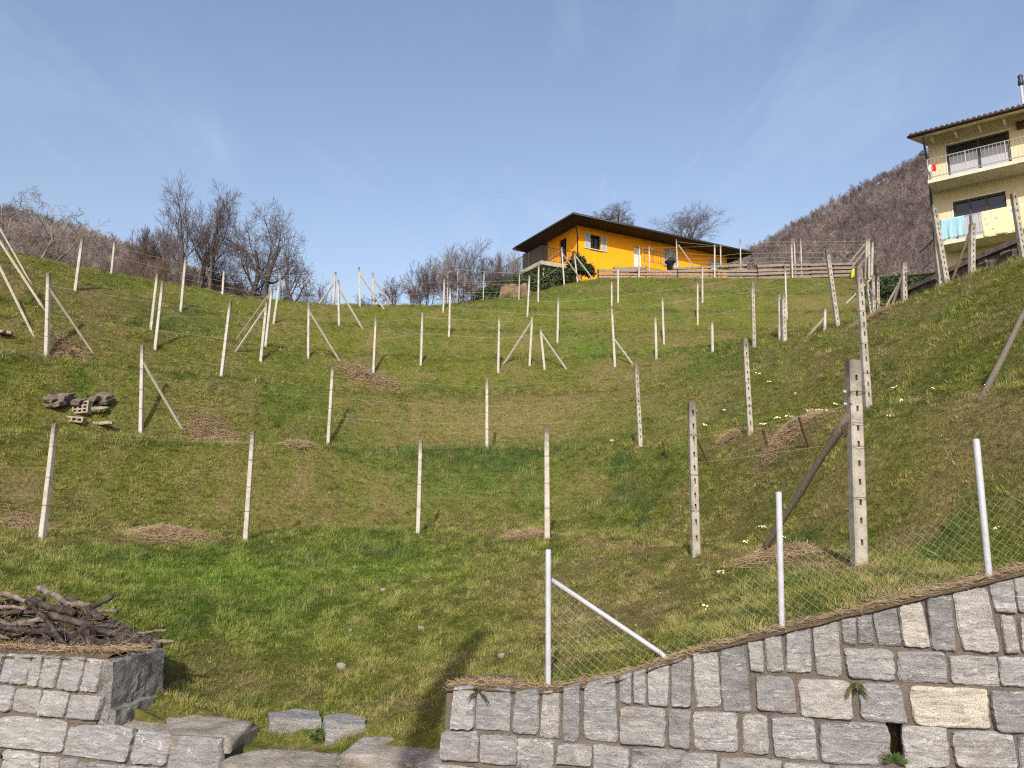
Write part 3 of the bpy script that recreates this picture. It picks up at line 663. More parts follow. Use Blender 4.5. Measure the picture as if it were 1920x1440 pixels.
mb.prism([face_pt(hi_s, dn), face_pt(lo_s, dn), face_pt(lo_s, low_z - .02), face_pt(hi_s, low_z - .02)], INV * .5)
part('mortar', mb, M['mortar'], wl)
coping(wl, tl_, .62, 'needle_soil')
# rough broken end of the wall
def rough_block(mb, c, ax, ay, az, amp=.05, n=9, sd=0.0, round_=.12, freq=5):
    """bumpy block: c centre, half-axis vectors"""
    base = len(mb.v)
    for f in range(6):
        V = []
        for j in range(n):
            for i in range(n):
                a, b2 = -1 + 2 * i / (n - 1), -1 + 2 * j / (n - 1)
                xyz = {0: (1, a, b2), 1: (-1, -a, b2), 2: (-a, 1, b2), 3: (a, -1, b2), 4: (a, b2, 1), 5: (a, -b2, -1)}[f]
                vx = Vector(xyz); r = vx.length; k = 1 - round_ * (r - 1)
                p = c + (ax * vx.x + ay * vx.y + az * vx.z) * k
                d = (p - c).normalized()
                p = p + d * amp * mnoise.fractal(p * freq + Vector((sd, sd, 0)), .9, 2.1, 3)
                V.append(p)
        mb.add(V, [(j * n + i, j * n + i + 1, (j + 1) * n + i + 1, (j + 1) * n + i) for j in range(n - 1) for i in range(n - 1)])
ez = tl_[-1].z
mb = MB()
for (s, w, z, a, b2, c2, sd) in ((hi_s + .02, .31, ez - .31, .075, .30, .30, 1), (hi_s + .07, .24, ez - .50, .085, .22, .13, 2)):
    rough_block(mb, face_pt(s, z, -w), ALONG * a, INV * b2, Vector((0, 0, c2)), .028, 22, sd, .035, 9)
M['rough_end'] = noisy('rough_grey_stone', (0.15, 0.145, 0.138), (0.27, 0.262, 0.25), 8, .95, .05, 1.0, .03, c3=(0.36, 0.35, 0.335))
part('wall_end', mb, M['rough_end'], wl, False)

# slabs and step blocks in the gap
def slab(label, px_poly, z, thick, matn='slab', name='stone_slab', cat='stone slab'):
    P = []
    for u, v in px_poly:
        a, b_ = ray(u, v); D = z / float(b_); P.append(Vector((float(a) * D, D, z)))
    cx = sum(P, Vector()) / len(P); mb = MB(); n = 22
    # fan grid: rings from centre to outline, then skirt
    import itertools
    per = []
    for p, q in zip(P, P[1:] + P[:1]):
        L = max(2, int((q - p).length / .05))
        per += [p.lerp(q, i / L) for i in range(L)]
    m = len(per); V = []; rings = [0.0, .25, .5, .75, .93, 1.0]
    for r in rings:
        for p in per:
            x = cx.lerp(p, r); x = x + Vector((0, 0, .012 * mnoise.fractal(x * 6, .9, 2, 3) - (.012 if r == 1.0 else 0)))
            if r >= .93: x = x + (p - cx).normalized() * .018 * mnoise.noise(p * 11)
            V.append(x)
    for k in (1, 2, 3):
        for p in per: V.append(p + (p - cx).normalized() * (.012 + .022 * mnoise.noise(p * 9 + Vector((0, 0, k * 2.)))) - Vector((0, 0, thick * k / 3)))
    R_ = len(rings) + 3
    mb.add(V, [(r * m + i, (r + 1) * m + i, (r + 1) * m + (i + 1) % m, r * m + (i + 1) % m) for r in range(R_ - 1) for i in range(m)])
    o = mb.build(name, M[matn], None, True); return tag(o, label, cat)
slab('long rough slab topping the low wall below the left wall end', [(190,1350),(253,1328),(330,1334),(477,1351),(430,1386),(320,1378)], low_z + .015, .10)
zs = on_wall(520, 1421).z + .005
o_ = slab('low flat slab step in the middle of the gap between the two walls', [(413,1424),(475,1404),(560,1404),(640,1412),(636,1446),(430,1440)], zs, .3)
slab('broad flat slab step ending against the right wall', [(640,1409),(679,1379),(760,1377),(834,1381),(850,1392),(838,1428),(760,1424),(640,1414)], on_wall(740, 1421).z + .005, .3)
st = Stones(); wm = thing('stone_wall', on_wall(600, 1440), 'strip of wall facing under the slab steps at the bottom edge', 'stone wall')
for qd in cvt([[(1300,1450),(1560,1460),(1560,1580),(1300,1570)],[(1580,1462),(1880,1470),(1880,1590),(1580,1580)],[(1905,1400),(2100,1408),(2100,1530),(1905,1520)],[(2120,1408),(2320,1415),(2320,1540),(2120,1530)],[(2345,1412),(2470,1418),(2470,1540),(2345,1530)]], 0, 960): st.stone(qd, random.uniform(.2, .6))
st.build(wm)
mb = MB(); zz = on_wall(640, 1428).z - .10; s1_ = (on_wall(840, 1400) - Vector((W0[0], W0[1], 0))).dot(ALONG)
mb.prism([face_pt(lo_s + .003, dn), face_pt(s1_, dn), face_pt(s1_, zz), face_pt(lo_s + .003, zz)], INV * .4); part('mortar', mb, M['mortar'], wm)
def block(label, poly, z, hgt, tint):
    P = []
    ub, vb = (poly[0][0] + poly[1][0]) / 2, max(poly[0][1], poly[1][1]) + 22; Db_ = cast(ub, vb); z = hz(float(ray(ub, vb)[0]) * Db_, Db_) + .10
    for u, v in poly:
        a, b_ = ray(u, v); D = z / float(b_); P.append(Vector((float(a) * D, D, z)))
    c = sum(P, Vector()) / 4; ax = ((P[1] + P[2]) - (P[0] + P[3])) / 4; ay = ((P[2] + P[3]) - (P[0] + P[1])) / 4
    mb = MB(); rough_block(mb, c - Vector((0, 0, hgt / 2)), ax, ay, Vector((0, 0, hgt / 2)), .035, 13, tint * 50, .10, 5)
    o = mb.build('stone_block', M['stone'], None, True, {'tint': [tint] * len(mb.v), 'tone': [.82] * len(mb.v)}); return tag(o, label, 'stone block')
block('larger squared stone block set in the grass above the middle slab', [(505,1345),(603,1351),(600,1329),(503,1331)], -1.86, .24, .45)
block('smaller low stone block half sunk in grass right of the larger block', [(608,1355),(690,1357),(684,1340),(610,1341)], -1.88, .2, .55)

# ------------------------------------------------------------------ vineyard posts
def shaft(mb, base, top, wd, dp, yaw, slots, taper=.92, pitch=.17, sh=.07, sw=.024, point=False):
    ax = (top - base); L = ax.length; up = ax.normalized()
    fx = Vector((math.cos(yaw), math.sin(yaw), 0)); fx = (fx - up * fx.dot(up)).normalized(); fy = up.cross(fx)  # fy: into the hill
    def P(x, y, h):
        k = 1 - (1 - taper) * h / L
        return base + up * h + fx * (x * k) + fy * (y * k)
    h0 = -.25; w, d = wd / 2, dp / 2
    # sides, back and bottom
    def quad(a, b2, c, d2): mb.add([a, b2, c, d2], [(0, 1, 2, 3)])
    ch = wd * .12
    hs = [h0]; 
    H = L
    # left, right, back
    quad(P(-w, d, h0), P(-w, -d + ch, h0), P(-w, -d + ch, H), P(-w, d, H))
    quad(P(w, -d + ch, h0), P(w, d, h0), P(w, d, H), P(w, -d + ch, H))
    quad(P(w, d, h0), P(-w, d, h0), P(-w, d, H), P(w, d, H))
    # chamfers
    quad(P(-w, -d + ch, h0), P(-w + ch, -d, h0), P(-w + ch, -d, H), P(-w, -d + ch, H))
    quad(P(w - ch, -d, h0), P(w, -d + ch, h0), P(w, -d + ch, H), P(w - ch, -d, H))
    # top
    dome = wd * .18
    cpt = P(0, 0, H + dome); ring = [P(-w, d, H), P(-w, -d + ch, H), P(-w + ch, -d, H), P(w - ch, -d, H), P(w, -d + ch, H), P(w, d, H)]
    mb.add(ring + [cpt], [(i, (i + 1) % 6, 6) for i in range(6)])
    x0, x1 = -w + ch, w - ch
    if not slots: quad(P(x0, -d, h0), P(x1, -d, h0), P(x1, -d, H), P(x0, -d, H)); return
    s = sw / 2
    quad(P(x0, -d, h0), P(-s, -d, h0), P(-s, -d, H), P(x0, -d, H)); quad(P(s, -d, h0), P(x1, -d, h0), P(x1, -d, H), P(s, -d, H))
    h = h0; k = .18
    while k + sh < H - .05:
        quad(P(-s, -d, h), P(s, -d, h), P(s, -d, k), P(-s, -d, k))
        e = -d + dp * .55
        quad(P(-s, e, k), P(s, e, k), P(s, e, k + sh), P(-s, e, k + sh))
        quad(P(-s, -d, k), P(-s, e, k), P(-s, e, k + sh), P(-s, -d, k + sh)); quad(P(s, e, k), P(s, -d, k), P(s, -d, k + sh), P(s, e, k + sh))
        quad(P(-s, -d, k), P(s, -d, k), P(s, e, k), P(-s, e, k)); quad(P(-s, e, k + sh), P(s, e, k + sh), P(s, -d, k + sh), P(-s, -d, k + sh))
        h = k + sh; k += pitch * random.uniform(.8, 1.2)
    quad(P(-s, -d, h), P(s, -d, h), P(s, -d, H), P(-s, -d, H))
POST = {}
def ties(mb, base, top, wd, hs):
    up = (top - base).normalized(); a = Vector((1, 0, 0)); a = (a - up * a.dot(up)).normalized(); b2 = up.cross(a)
    for h in hs:
        c = base + up * h; r = wd * .74
        pts = [c + (a * math.cos(t_) + b2 * math.sin(t_)) * r for t_ in [k * math.pi / 4 for k in range(9)]]
        mb.tube(pts, .0035, 3, False)
def post(key, u, v, ut, vt, kind, label, brace=(), D=None, wd=None, bmat='strut'):
    b0 = ground_at(u, v, D); t0 = at(ut, vt, b0.y)
    dist = b0.length
    wd = wd or {'p': .085, 's': .115, 'f': .07 + .0005 * dist, 't': .05}[kind]
    yaw = random.uniform(-.25, .25) if kind != 's' else random.uniform(-.02, .12)
    mt = M['old_concrete'] if kind == 's' else M['concrete']
    grp = 'concrete vineyard posts on the slope'
    mb = MB(); shaft(mb, b0, t0, wd, wd * .95, yaw, kind == 's', .85 if kind != 's' else .9)
    L = (t0 - b0).length; tl2 = [h for h in (.55, 1.0, 1.5) if h < L - .1] if dist < 24 else []
    POST[key] = (b0, t0)
    if not brace and not tl2:
        o = mb.build('vineyard_post', mt); tag(o, label, 'post', grp); return o
    r = thing('vineyard_post', b0, label, 'post', grp)
    part('shaft', mb, mt, r)
    for h in tl2: tb_ = MB(); ties(tb_, b0, t0, wd, [h]); part('wire_tie', tb_, M['rust'], r)
    for (u1, v1, u2, v2) in brace:                # (foot, head)
        D1 = min(max(cast(u1, v1), b0.y - .2), b0.y + 1.6) if D is None else D
        f = ground_at(u1, v1, D1); f.y = D1; hd = at(u2, v2, b0.y)
        # head meets the shaft
        up = (t0 - b0); k = min(.97, max(.1, (hd.z - b0.z) / max(up.z, .1))); hd2 = b0 + up * k; hd = hd.lerp(hd2, .8)
        mb = MB(); dv = (f - hd).normalized()
        bw = .035 if dist < 30 else .04
        mb.tube([hd, hd.lerp(f, .5) , f + dv * .12], [bw, bw * 1.02, bw * 1.05], 4, True)
        part('brace', mb, M[bmat], r)
    return r
ORD = ['first', 'second', 'third', 'fourth', 'fifth', 'sixth', 'seventh']
PL = [
('a1',78,1012,103,795,'p','leftmost pale post of the lowest row, leaning right beside a dry hay patch'),
('a2',460,1015,474,810,'p','slim pale post of the lowest row, second from the left edge'),
('a3',784,1000,789,825,'p','slim pale post in the middle of the lowest row'),
('a4',1026,1010,1025,805,'p','pale post with dark weathered head, above the fence end post in the lowest row',(),None,.10),
('a5',1305,1042,1297,755,'s','slotted post with chipped slanted head left of the tall braced post',(),None,.10),
('b1',264,810,267,647,'p','pale post with a strut on its right, above the left hay heap',((342,805,274,679),)),
('b2',615,835,624,688,'p','pale post leaning right in the second row, left of the dark lush grass strip'),
('b3',913,843,913,710,'p','upright pale post standing in the dark lush grass strip of the second row'),
('b4',1201,837,1193,685,'s','pale holed post leaning left at the right end of the dark lush grass strip',(),None,.10),
('b5',1407,815,1397,635,'s','slotted post with a brown hay patch at its foot above the rusty stakes',(),None,.10),
('b6',1628,768,1610,502,'s','tall slotted post leaning left directly behind the tall braced post',(),None,.10),
('c1',87,670,91,512,'p','pale post with a strut on its right near the left edge, third row',((176,664,99,540),),None,.10),
('c2',415,707,432,565,'p','pale post leaning right, left of the cluster of crossed struts'),
('c3',700,703,705,593,'p','slim post rising from a hay strip in the centre left of the slope'),
('c4',934,698,936,592,'p','upright post just left of the post with a strut on its left'),
('c5',993,685,998,592,'p','post in mid slope with a pale strut running down to its left',((945,682,996,602),)),
('c6',1021,692,1013,613,'p','short post leaning left with a strut running down to its right, mid slope',((1061,692,1018,625),)),
('c7',1153,687,1147,575,'p','post leaning left with a short strut low on its right',((1186,683,1152,635),)),
('c8',1231,673,1229,593,'f','short slim post right of the post with the short low strut'),
('c9',1414,650,1411,528,'s','stout weathered post with a dark head in the right half of the slope',(),None,.11),
('c10',1571,612,1551,469,'s','tall slotted post leaning left below the right part of the plank fence',(),None,.12),
('d1',291,655,305,528,'p','right one of the two close leaning posts on the left slope'),
('d0',283,618,295,514,'f','left one of the two close leaning posts on the left slope'),
('d2',489,677,500,567,'p','front post of the cluster with crossed struts',((442,665,495,577),),None,.09),
('d3',498,650,510,540,'p','middle post of the cluster with crossed struts',((433,635,507,545),)),
('d4',513,607,525,522,'f','rear post of the cluster with crossed struts, without a strut'),
('d5',578,672,579,567,'p','upright post with a strut on its right, centre left of the slope',((637,677,582,583),)),
('d6',789,684,792,585,'p','post with a narrow forked head casting a dark shadow at its right'),
('d7',1245,645,1242,557,'f','slim post standing above the short slim post in the right middle'),
('d8',1462,637,1461,552,'f','thin left one of the pair of posts standing close together'),
('d9',1471,638,1469,552,'s','thick right one of the pair of posts standing close together',(),None,.13),
('d10',1336,660,1335,602,'f','very short slim post alone on the right middle slope'),
('d11',1546,620,1547,578,'f','very short post with a thin strut to its left near the right spur',((1517,628,1542,596),)),
('e1',842,631,844,541,'f','slim post below the pair of posts left of the ivy bank'),
('e2',1045,642,1047,558,'f','slim post alone above the post with the right hand strut'),
('e3',1308,608,1308,528,'f','slim post below the doors of the orange house'),
('e4',1475,598,1472,497,'f','slim tall post right behind the close pair of posts'),
('f1',339,583,348,483,'p','tall post on the left slope in front of the big bare tree',(),None,.09),
('f2',636,610,634,525,'f','post on the crest with a strut on its right, left of the sky gap',((680,617,637,540),)),
('f3',831,585,833,523,'f','short post on the crest before the bare bushes'),
('f4',989,593,993,517,'f','slim post below the ivy bank'),
('f5',1147,573,1147,527,'f','short slim post below the left end of the plank fence'),
('f6',1159,566,1159,498,'f','slim post with its head in front of the left end of the plank fence'),
('f7',1317,567,1317,498,'f','slim post with its head before the plank fence under the closed shutters'),
('g1',141,545,154,448,'p','tall leaning post on the left crest nearest the pale branched tree',(),None,.09),
('g2',209,514,215,454,'f','post at the edge of the left crest before the brown hill'),
('g3',417,552,420,508,'f','post at the crest between the two big bare trees'),
('g4',625,571,629,510,'f','post on the skyline with a strut on its left',((598,568,626,529),)),
('g5',675,575,673,501,'f','left post of the two dark headed posts standing against the sky',((719,579,675,512),)),
('g6',701,570,699,512,'f','right post of the two dark headed posts standing against the sky',((735,563,703,523),)),
('g7',839,563,840,507,'t','thin left one of the row of posts before the bare bushes'),
('g8',857,563,859,502,'t','taller second one of the row of posts before the bare bushes'),
('g9',906,562,908,507,'t','third one of the row of posts, at the left end of the ivy bank'),
('g10',973,563,974,510,'t','fourth one of the row of posts, before the brown rock'),
('g11',1009,565,1010,497,'f','post standing before the corner of the orange house balcony'),
('g12',1058,530,1053,463,'f','post before the balcony with a strut crossing to its right',((1091,527,1055,474),)),
('g13',1083,525,1077,477,'f','post before the green shrub with a strut to its right',((1112,520,1083,479),)),
('g14',1198,527,1199,462,'f','thin post standing before the white door of the orange house',(),46.2),
('g15',1340,525,1340,458,'f','thin post standing before the last shutters of the orange house',(),46.2),
('g16',1486,522,1484,456,'f','left one of the three thin posts before the right end of the plank fence',(),46.4),
]
for e in PL:
    key, u, v, ut, vt, kind, lab = e[:7]; br = e[7] if len(e) > 7 else (); D = e[8] if len(e) > 8 else None; w_ = e[9] if len(e) > 9 else None
    lab = lab if 'post' in lab else lab
    post(key, u, v, ut, vt, kind, lab, br, D, w_)
# posts behind the plank fence and behind the right spur: feet out of sight, depth given
def post_at(key, u, v, ut, vt, D, kind, lab, brace=(), wd=None):
    b0 = at(u, v, D); t0 = at(ut, vt, D); b0.z = min(b0.z, hz(b0.x, b0.y)) if D > 30 else b0.z
    wd = wd or .08; mb = MB(); shaft(mb, b0, t0, wd, wd, random.uniform(-.1, .1), kind == 's', .9, .17, .08, .03)
    mt = M['old_concrete'] if kind == 's' else M['concrete']; grp = 'concrete vineyard posts on the slope'; POST[key] = (b0, t0)
    if not brace: o = mb.build('vineyard_post', mt); tag(o, lab, 'post', grp); return
    r = thing('vineyard_post', b0, lab, 'post', grp); part('shaft', mb, mt, r)
    for (u1, v1, u2, v2, D1, mtn) in brace:
        f = at(u1, v1, D1); hd = at(u2, v2, D); mb = MB(); mb.tube([hd, hd.lerp(f, .5), f + (f - hd).normalized() * .1], .04, 4); part('brace', mb, M[mtn], r)
post_at('h1',1271,512,1268,449,48.5,'f','thin post with a pale strut before the closed window shutters',((1303,503,1272,459,48.3,'strut'),))
post_at('h2',1351,515,1351,458,49,'f','thin post just right of the one before the last shutters')
post_at('h3',1388,510,1388,449,49.5,'f','thin post at the right end of the orange house roof')
post_at('h4',1217,512,1217,461,49.0,'f','thin post between the white door and the wall lamp')
post_at('h5',1491,512,1489,449,48.5,'f','middle one of the three thin posts before the right end of the plank fence')
post_at('h6',1502,508,1501,447,49.5,'f','right one of the three thin posts before the right end of the plank fence')
post_at('k1',1623,512,1625,448,44,'f','left one of the three tall posts with struts by the yellow sheet',((1592,494,1622,457,44.5,'strut'),),.13)
post_at('k2',1629,516,1629,447,44,'f','middle one of the three tall posts with struts by the yellow sheet',((1599,499,1625,466,44.5,'strut'),),.13)
post_at('k3',1634,525,1636,454,43,'f','right one of the three tall posts with struts by the yellow sheet',((1609,500,1631,478,43.5,'strut'),),.13)
post_at('k4',1635,598,1626,530,29,'s','slotted post with a crossing strut behind the right spur',((1659,593,1629,538,28,'weather_wood'),),.12)
post_at('k5',1637,590,1637,517,33,'s','weathered post in shadow behind the right spur',((1589,567,1636,520,33,'strut'),),.13)
post_at('k6',1645,592,1646,519,33,'s','pale slim post in shadow right behind the crossing struts',(),.12)
post_at('k7',1696,584,1695,493,22.3,'s','stout slotted post with two struts on its left at the ridge hay',((1648,597,1688,527,23,'strut'),(1667,594,1690,521,22.3,'weather_wood')),.15)
post_at('k8',1767,560,1755,456,21.3,'s','shorter slotted post behind the leaning one before the blue towel',(),.13)
post_at('k9',1780,562,1750,385,20.2,'s','tall slotted post leaning left before the blue towel',(),.15)
post_at('k10',1822,551,1823,420,20.0,'s','upright slotted post propped by a crooked wooden pole, below the balcony',((1780,540,1818,436,20.6,'weather_wood'),),.14)
post_at('k11',1921,492,1900,363,18.5,'s','slotted post at the right edge before the yellow flowered sheet',(),.13)
# left posts standing outside the frame, only their struts reach in
for key, pu, pv, put, pvt, D, br, lab in (('l1',-24,652,-20,455,16.5,(61,626,-19,468),'nearest slanting pale strut at the left edge, its post outside the picture'),
        ('l2',-32,600,-24,405,18.5,(83,581,-23,420),'long slanting grey strut at the left edge, its post outside the picture'),
        ('l3',-22,560,-16,395,22.5,(58,531,-15,405),'farthest slanting strut at the left edge, partly behind the long one')):
    D = cast(br[0], br[1]) + .15; b0 = at(pu, pv, D); b0.z = hz(b0.x, b0.y); t0 = at(put, pvt, D); r = thing('vineyard_post', b0, lab, 'post', 'concrete vineyard posts on the slope')
    mb = MB(); shaft(mb, b0, t0, .09, .09, .1, False); part('shaft', mb, M['concrete'], r)
    D1 = cast(br[0], br[1]); f = ground_at(br[0], br[1], D1); hd = b0.lerp(t0, .93)
    mb = MB(); mb.tube([hd, hd.lerp(f, .5), f + (f - hd).normalized() * .1], .026 if key == 'l3' else .036, 6); part('brace', mb, M['strut'], r)
# the tall braced post in front
b0 = ground_at(1612, 1055, 7.35); t0 = at(1600, 677, b0.y)
r = thing('vineyard_post', b0, 'tall thick slotted post in the right foreground with a dark wooden brace and insulators', 'post', 'concrete vineyard posts on the slope')
mb = MB(); shaft(mb, b0, t0, .125, .115, .04, True, .93, .17, .055, .024); part('shaft', mb, M['old_concrete'], r)
f = ground_at(1423, 1046); hd = at(1591, 778, b0.y - .02)
mb = MB(); n_ = 9
pts = [hd.lerp(f, k / (n_ - 1)) + Vector((.004 * math.sin(k * 1.7), 0, .004 * math.cos(k * 2.1))) for k in range(n_)]; pts[-1] = f + (f - hd).normalized() * .1
mb.tube(pts, [.036 + .008 * math.sin(k * 2.2) for k in range(n_)], 7); part('brace', mb, M['weather_wood'], r, True)
for (u, v) in ((1587, 735), (1588, 758)):
    p = at(u, v, b0.y - .05); mb = MB()
    mb.tube([p + Vector((-.035, 0, 0)), p + Vector((-.03, 0, 0)), p + Vector((-.005, 0, 0)), p + Vector((.0, 0, 0))], [.010, .019, .019, .01], 8); ins = part('insulator', mb, M['ceramic'], r, True)
    mb = MB(); mb.tube([p, p + Vector((.05, .0, .004))], .005, 5); part('bolt', mb, M['rust'], r)
for h in (.62, 1.1, 1.32, 1.62): mb = MB(); ties(mb, b0, t0, .13, (h,)); part('wire_tie', mb, M['rust'], r)
mb = MB(); p = at(1583, 800, b0.y - .05)
for k in range(5): mb.tube([p + Vector((.03 * math.sin(k * 1.3 + j * .9), .03 * math.cos(k + j), -.02 * k + .02 * math.sin(j * 2))) for j in range(6)], .004, 3, False)
part('wire_tangle', mb, M['rust'], r); POST['a6'] = (b0, t0)
# leaning wooden pole at the right edge
b0 = ground_at(1843, 740, 9.3); hd = at(1950, 530, 10.2); mb = MB()
mb.tube([b0 - (hd - b0).normalized() * .15, b0.lerp(hd, .3) + Vector((.01, 0, .01)), b0.lerp(hd, .65) - Vector((.01, 0, 0)), hd], [.045, .04, .036, .033], 7)
tag(mb.build('leaning_pole', M['weather_wood'], None, True), 'grey weathered wooden pole leaning out of the picture at the right edge', 'pole')
# rusty stakes
for u, v, ut, vt, lab in ((1517,840,1498,782,'longest rusty stake, right one of the row of iron stakes'),(1442,848,1430,805,'middle rusty stake of the row below the brown hay patch'),(1328,868,1307,823,'rusty stake leaning left just right of the slotted post'),(1250,860,1242,828,'shortest rusty stake, left of the slotted post')):
    b0 = ground_at(u, v); t0 = at(ut, vt, b0.y); mb = MB(); e = (t0 - b0).normalized(); sx = Vector((.018, .006, 0)); sy = Vector((-.006, .018, 0))
    # angle iron
    mb.prism([b0 - e * .1, b0 - e * .1 + sx * 1.8, b0 - e * .1 + sx * 1.8 + sy * .3, b0 - e * .1 + sx * .3 + sy * .3, b0 - e * .1 + sx * .3 + sy * 1.8, b0 - e * .1 + sy * 1.8], t0 - b0 + e * .1)
    tag(mb.build('iron_stake', M['rust']), lab, 'stake', 'rusty iron stakes')
# trellis wires along the rows
def wire(keys, hs, lab, rad=None, u0=None, matn='wire', ext0=None, ext1=None):
    mb = MB()
    for h in hs:
        P = []
        for k in keys:
            b0, t0 = POST[k]; P.append(b0 + (t0 - b0) * h)
        if ext0: P.insert(0, P[0] + Vector(ext0))
        if ext1: P.append(P[-1] + Vector(ext1))
        Q = []
        for p, q in zip(P[:-1], P[1:]):
            for i in range(6): x = i / 6; Q.append(p.lerp(q, x) - Vector((0, 0, 4 * .006 * (p - q).length * x * (1 - x))))
        Q.append(P[-1]); d = sum(q.y for q in Q) / len(Q)
        mb.tube(Q, rad or max(.0014, .00008 * d), 3, False)
    tag(mb.build('trellis_wire', M[matn]), lab, 'wire', 'vineyard wires between the posts')
wire(['a1','a2','a3','a4','a5'], (.9,.62,.38), 'thin wires strung along the lowest row of posts', None, matn='green_wire', ext0=(-4, -.9, .05))
wire(['a5','a6'], (.78,.6), 'wires between the chipped slotted post and the tall braced post')
wire(['b1','b2','b3','b4','b5','b6'], (.88,.6,.35), 'thin wires strung along the second row of posts')
wire(['c1','c2'], (.85,.5), 'wires between the two leftmost posts of the third row')
wire(['c3','d6','c4','c5'], (.9,.6), 'thin wires along the middle of the slope left of the struts')
wire(['c6','c7','c9','c10'], (.9,.6), 'thin wires along the middle of the slope right of the struts')
wire(['d1','d3'], (.85,.5), 'wires between the close leaning posts and the strut cluster')
wire(['e1','e2','e3','e4'], (.9,.6), 'faint wires below the plank fence')
wire(['f1','d4','f2','f3','f4'], (.9,.6), 'faint wires just under the crest of the slope')
wire(['g1','g2','g3','g4'], (.88,.55), 'wires along the left crest in front of the bare trees')
wire(['g7','g8','g9','g10','g11','g12'], (.96,.55), 'pale wires along the row before the bare bushes and ivy bank', .005, matn='wire')
wire(['h1','h2','h3','h5','k1'], (.95,.7,.5), 'wires seen against the brown hill beside the orange house', .0055)
wire(['k4','k7'], (.9,.6,.4), 'sagging wires at the right spur between the slotted posts', .004)
wire(['g14','g15','g16','k3'], (.95,.6), 'wires along the row just below the plank fence', .0035)

# ------------------------------------------------------------------ wire mesh fence on the right wall
fr = thing('wire_mesh_fence', tops[3], 'low galvanised fence with green wire mesh along the right stone wall', 'fence')
def fp(u, v): 
    return on_wall(u, v, -.12)
for (u, v, ut, vt) in ((1028, 1293, 1028, 1030), (1466, 1178, 1460, 922), (1855, 1087, 1830, 823)):
    p = fp(u, v); tp = at(ut, vt, p.y); mb = MB(); mb.tube([p - Vector((0, 0, .15)), p, tp - Vector((0, 0, .008)), tp], [.021, .021, .021, .016], 8)
    part('fence_post', mb, M['galv'], fr, True)
p = fp(1028, 1100); hdp = at(1034, 1087, p.y); ft = fp(1238, 1224)
mb = MB(); mb.tube([hdp, hdp.lerp(ft, .5), ft, ft + Vector((.035, -.012, -.03)), ft + Vector((.045, -.014, -.14))], .018, 8); part('fence_brace', mb, M['galv'], fr, True)
mb = MB()
tq = [fp(u, v - 4) for u, v in top_px if u >= 1029]; ts = [(q - Vector((W0[0], W0[1], 0))).dot(ALONG) for q in tq]
tx = [q.x for q in tq]; ty = [q.y for q in tq]; tz = [q.z for q in tq]
s0, s1 = ts[0], ts[-1]; HF = .84
def fpos(s, h): return Vector((np.interp(s, ts, tx), np.interp(s, ts, ty), np.interp(s, ts, tz) + h)) + INV * (.012 * math.sin(s * 3 + h * 4) + BAT * h * .3)
pit = .058
sB = (ft - Vector((W0[0], W0[1], 0))).dot(ALONG); sP = [(fp(u, v) - Vector((W0[0], W0[1], 0))).dot(ALONG) for u, v in ((1466, 1178), (1855, 1087))]
def hf(s): return float(np.interp(s, [s0, sB - .04, sB + .25, (sB + sP[0]) / 2, sP[0], (sP[0] + sP[1]) / 2, sP[1], sP[1] + .5], [.70, .09, .20, .34, .50, .38, .50, .42]))
k = s0 - HF
while k < s1 + HF:
    for sg in (1, -1):
        P = []
        nst = int(HF / .029)
        for i in range(nst + 1):
            h = HF * i / nst; s = k + sg * h + (0 if sg > 0 else HF * 0)
            if sg < 0: s = k + HF - h * 1.0
            if s0 <= s <= s1 and h < hf(s): P.append(fpos(s, h) + INV * (.002 if (i % 2) ^ (sg > 0) else -.002))
        if len(P) > 1: mb.tube(P, .0009, 3, False)
    k += pit
for h in (.01,): mb.tube([fpos(s0 + (s1 - s0) * i / 40, min(h, hf(s0 + (s1 - s0) * i / 40))) for i in range(41)], .0013, 3, False)
part('wire_mesh', mb, M['green_wire'], fr)
# ------------------------------------------------------------------ houses
def line_dir(u0, v0, u1, v1, D0):
    """two ends of a level edge: points at equal height"""
    a0, b0 = ray(u0, v0); a1, b1 = ray(u1, v1); D1 = D0 * float(b0) / float(b1)
    return at(u0, v0, D0), at(u1, v1, D1)
E0, E1 = line_dir(1075, 404, 1410, 477, 49.0)      # eaves of the long front
_, E2 = line_dir(1075, 404, 962, 491, 49.0)
dR = Vector((E1.x - E0.x, E1.y - E0.y, 0)); LR = dR.length; dR.normalize()
dL = Vector((-dR.y, dR.x, 0)); LL = Vector((E2.x - E0.x, E2.y - E0.y, 0)).dot(dL)
print('orange house', dR, LR, LL, E0)
OH = 1.3                                          # roof overhang
EZ_ = E0.z
Cw = E0 + dR * OH * .98 + dL * OH * 1.05           # wall corner under the eaves
wallR = LR - 2.0 * OH; _L = np.linspace(2, 14, 600); _pu = [960 + F * (E0 + dL * l_).x / ((E0 + dL * l_).y * CP_ + E0.z * SP_) for l_ in _L]; LLs = float(_L[int(np.argmin(np.abs(np.array(_pu) - 963)))])
wallL = LLs - .6
NF = Vector((dR.y, -dR.x, 0))                      # front normal, towards the viewer
def on_plane(u, v, p0, n):
    a, b_ = ray(u, v); d = Vector((float(a), 1.0, float(b_))); k = n.dot(p0) / n.dot(d); return d * k
oh = thing('orange_house', Vector((Cw.x, Cw.y, hz(Cw.x, Cw.y))), 'bright orange bungalow with a low dark roof at the top of the slope', 'house')
zb = EZ_ - 4.6; zt = EZ_ + .12
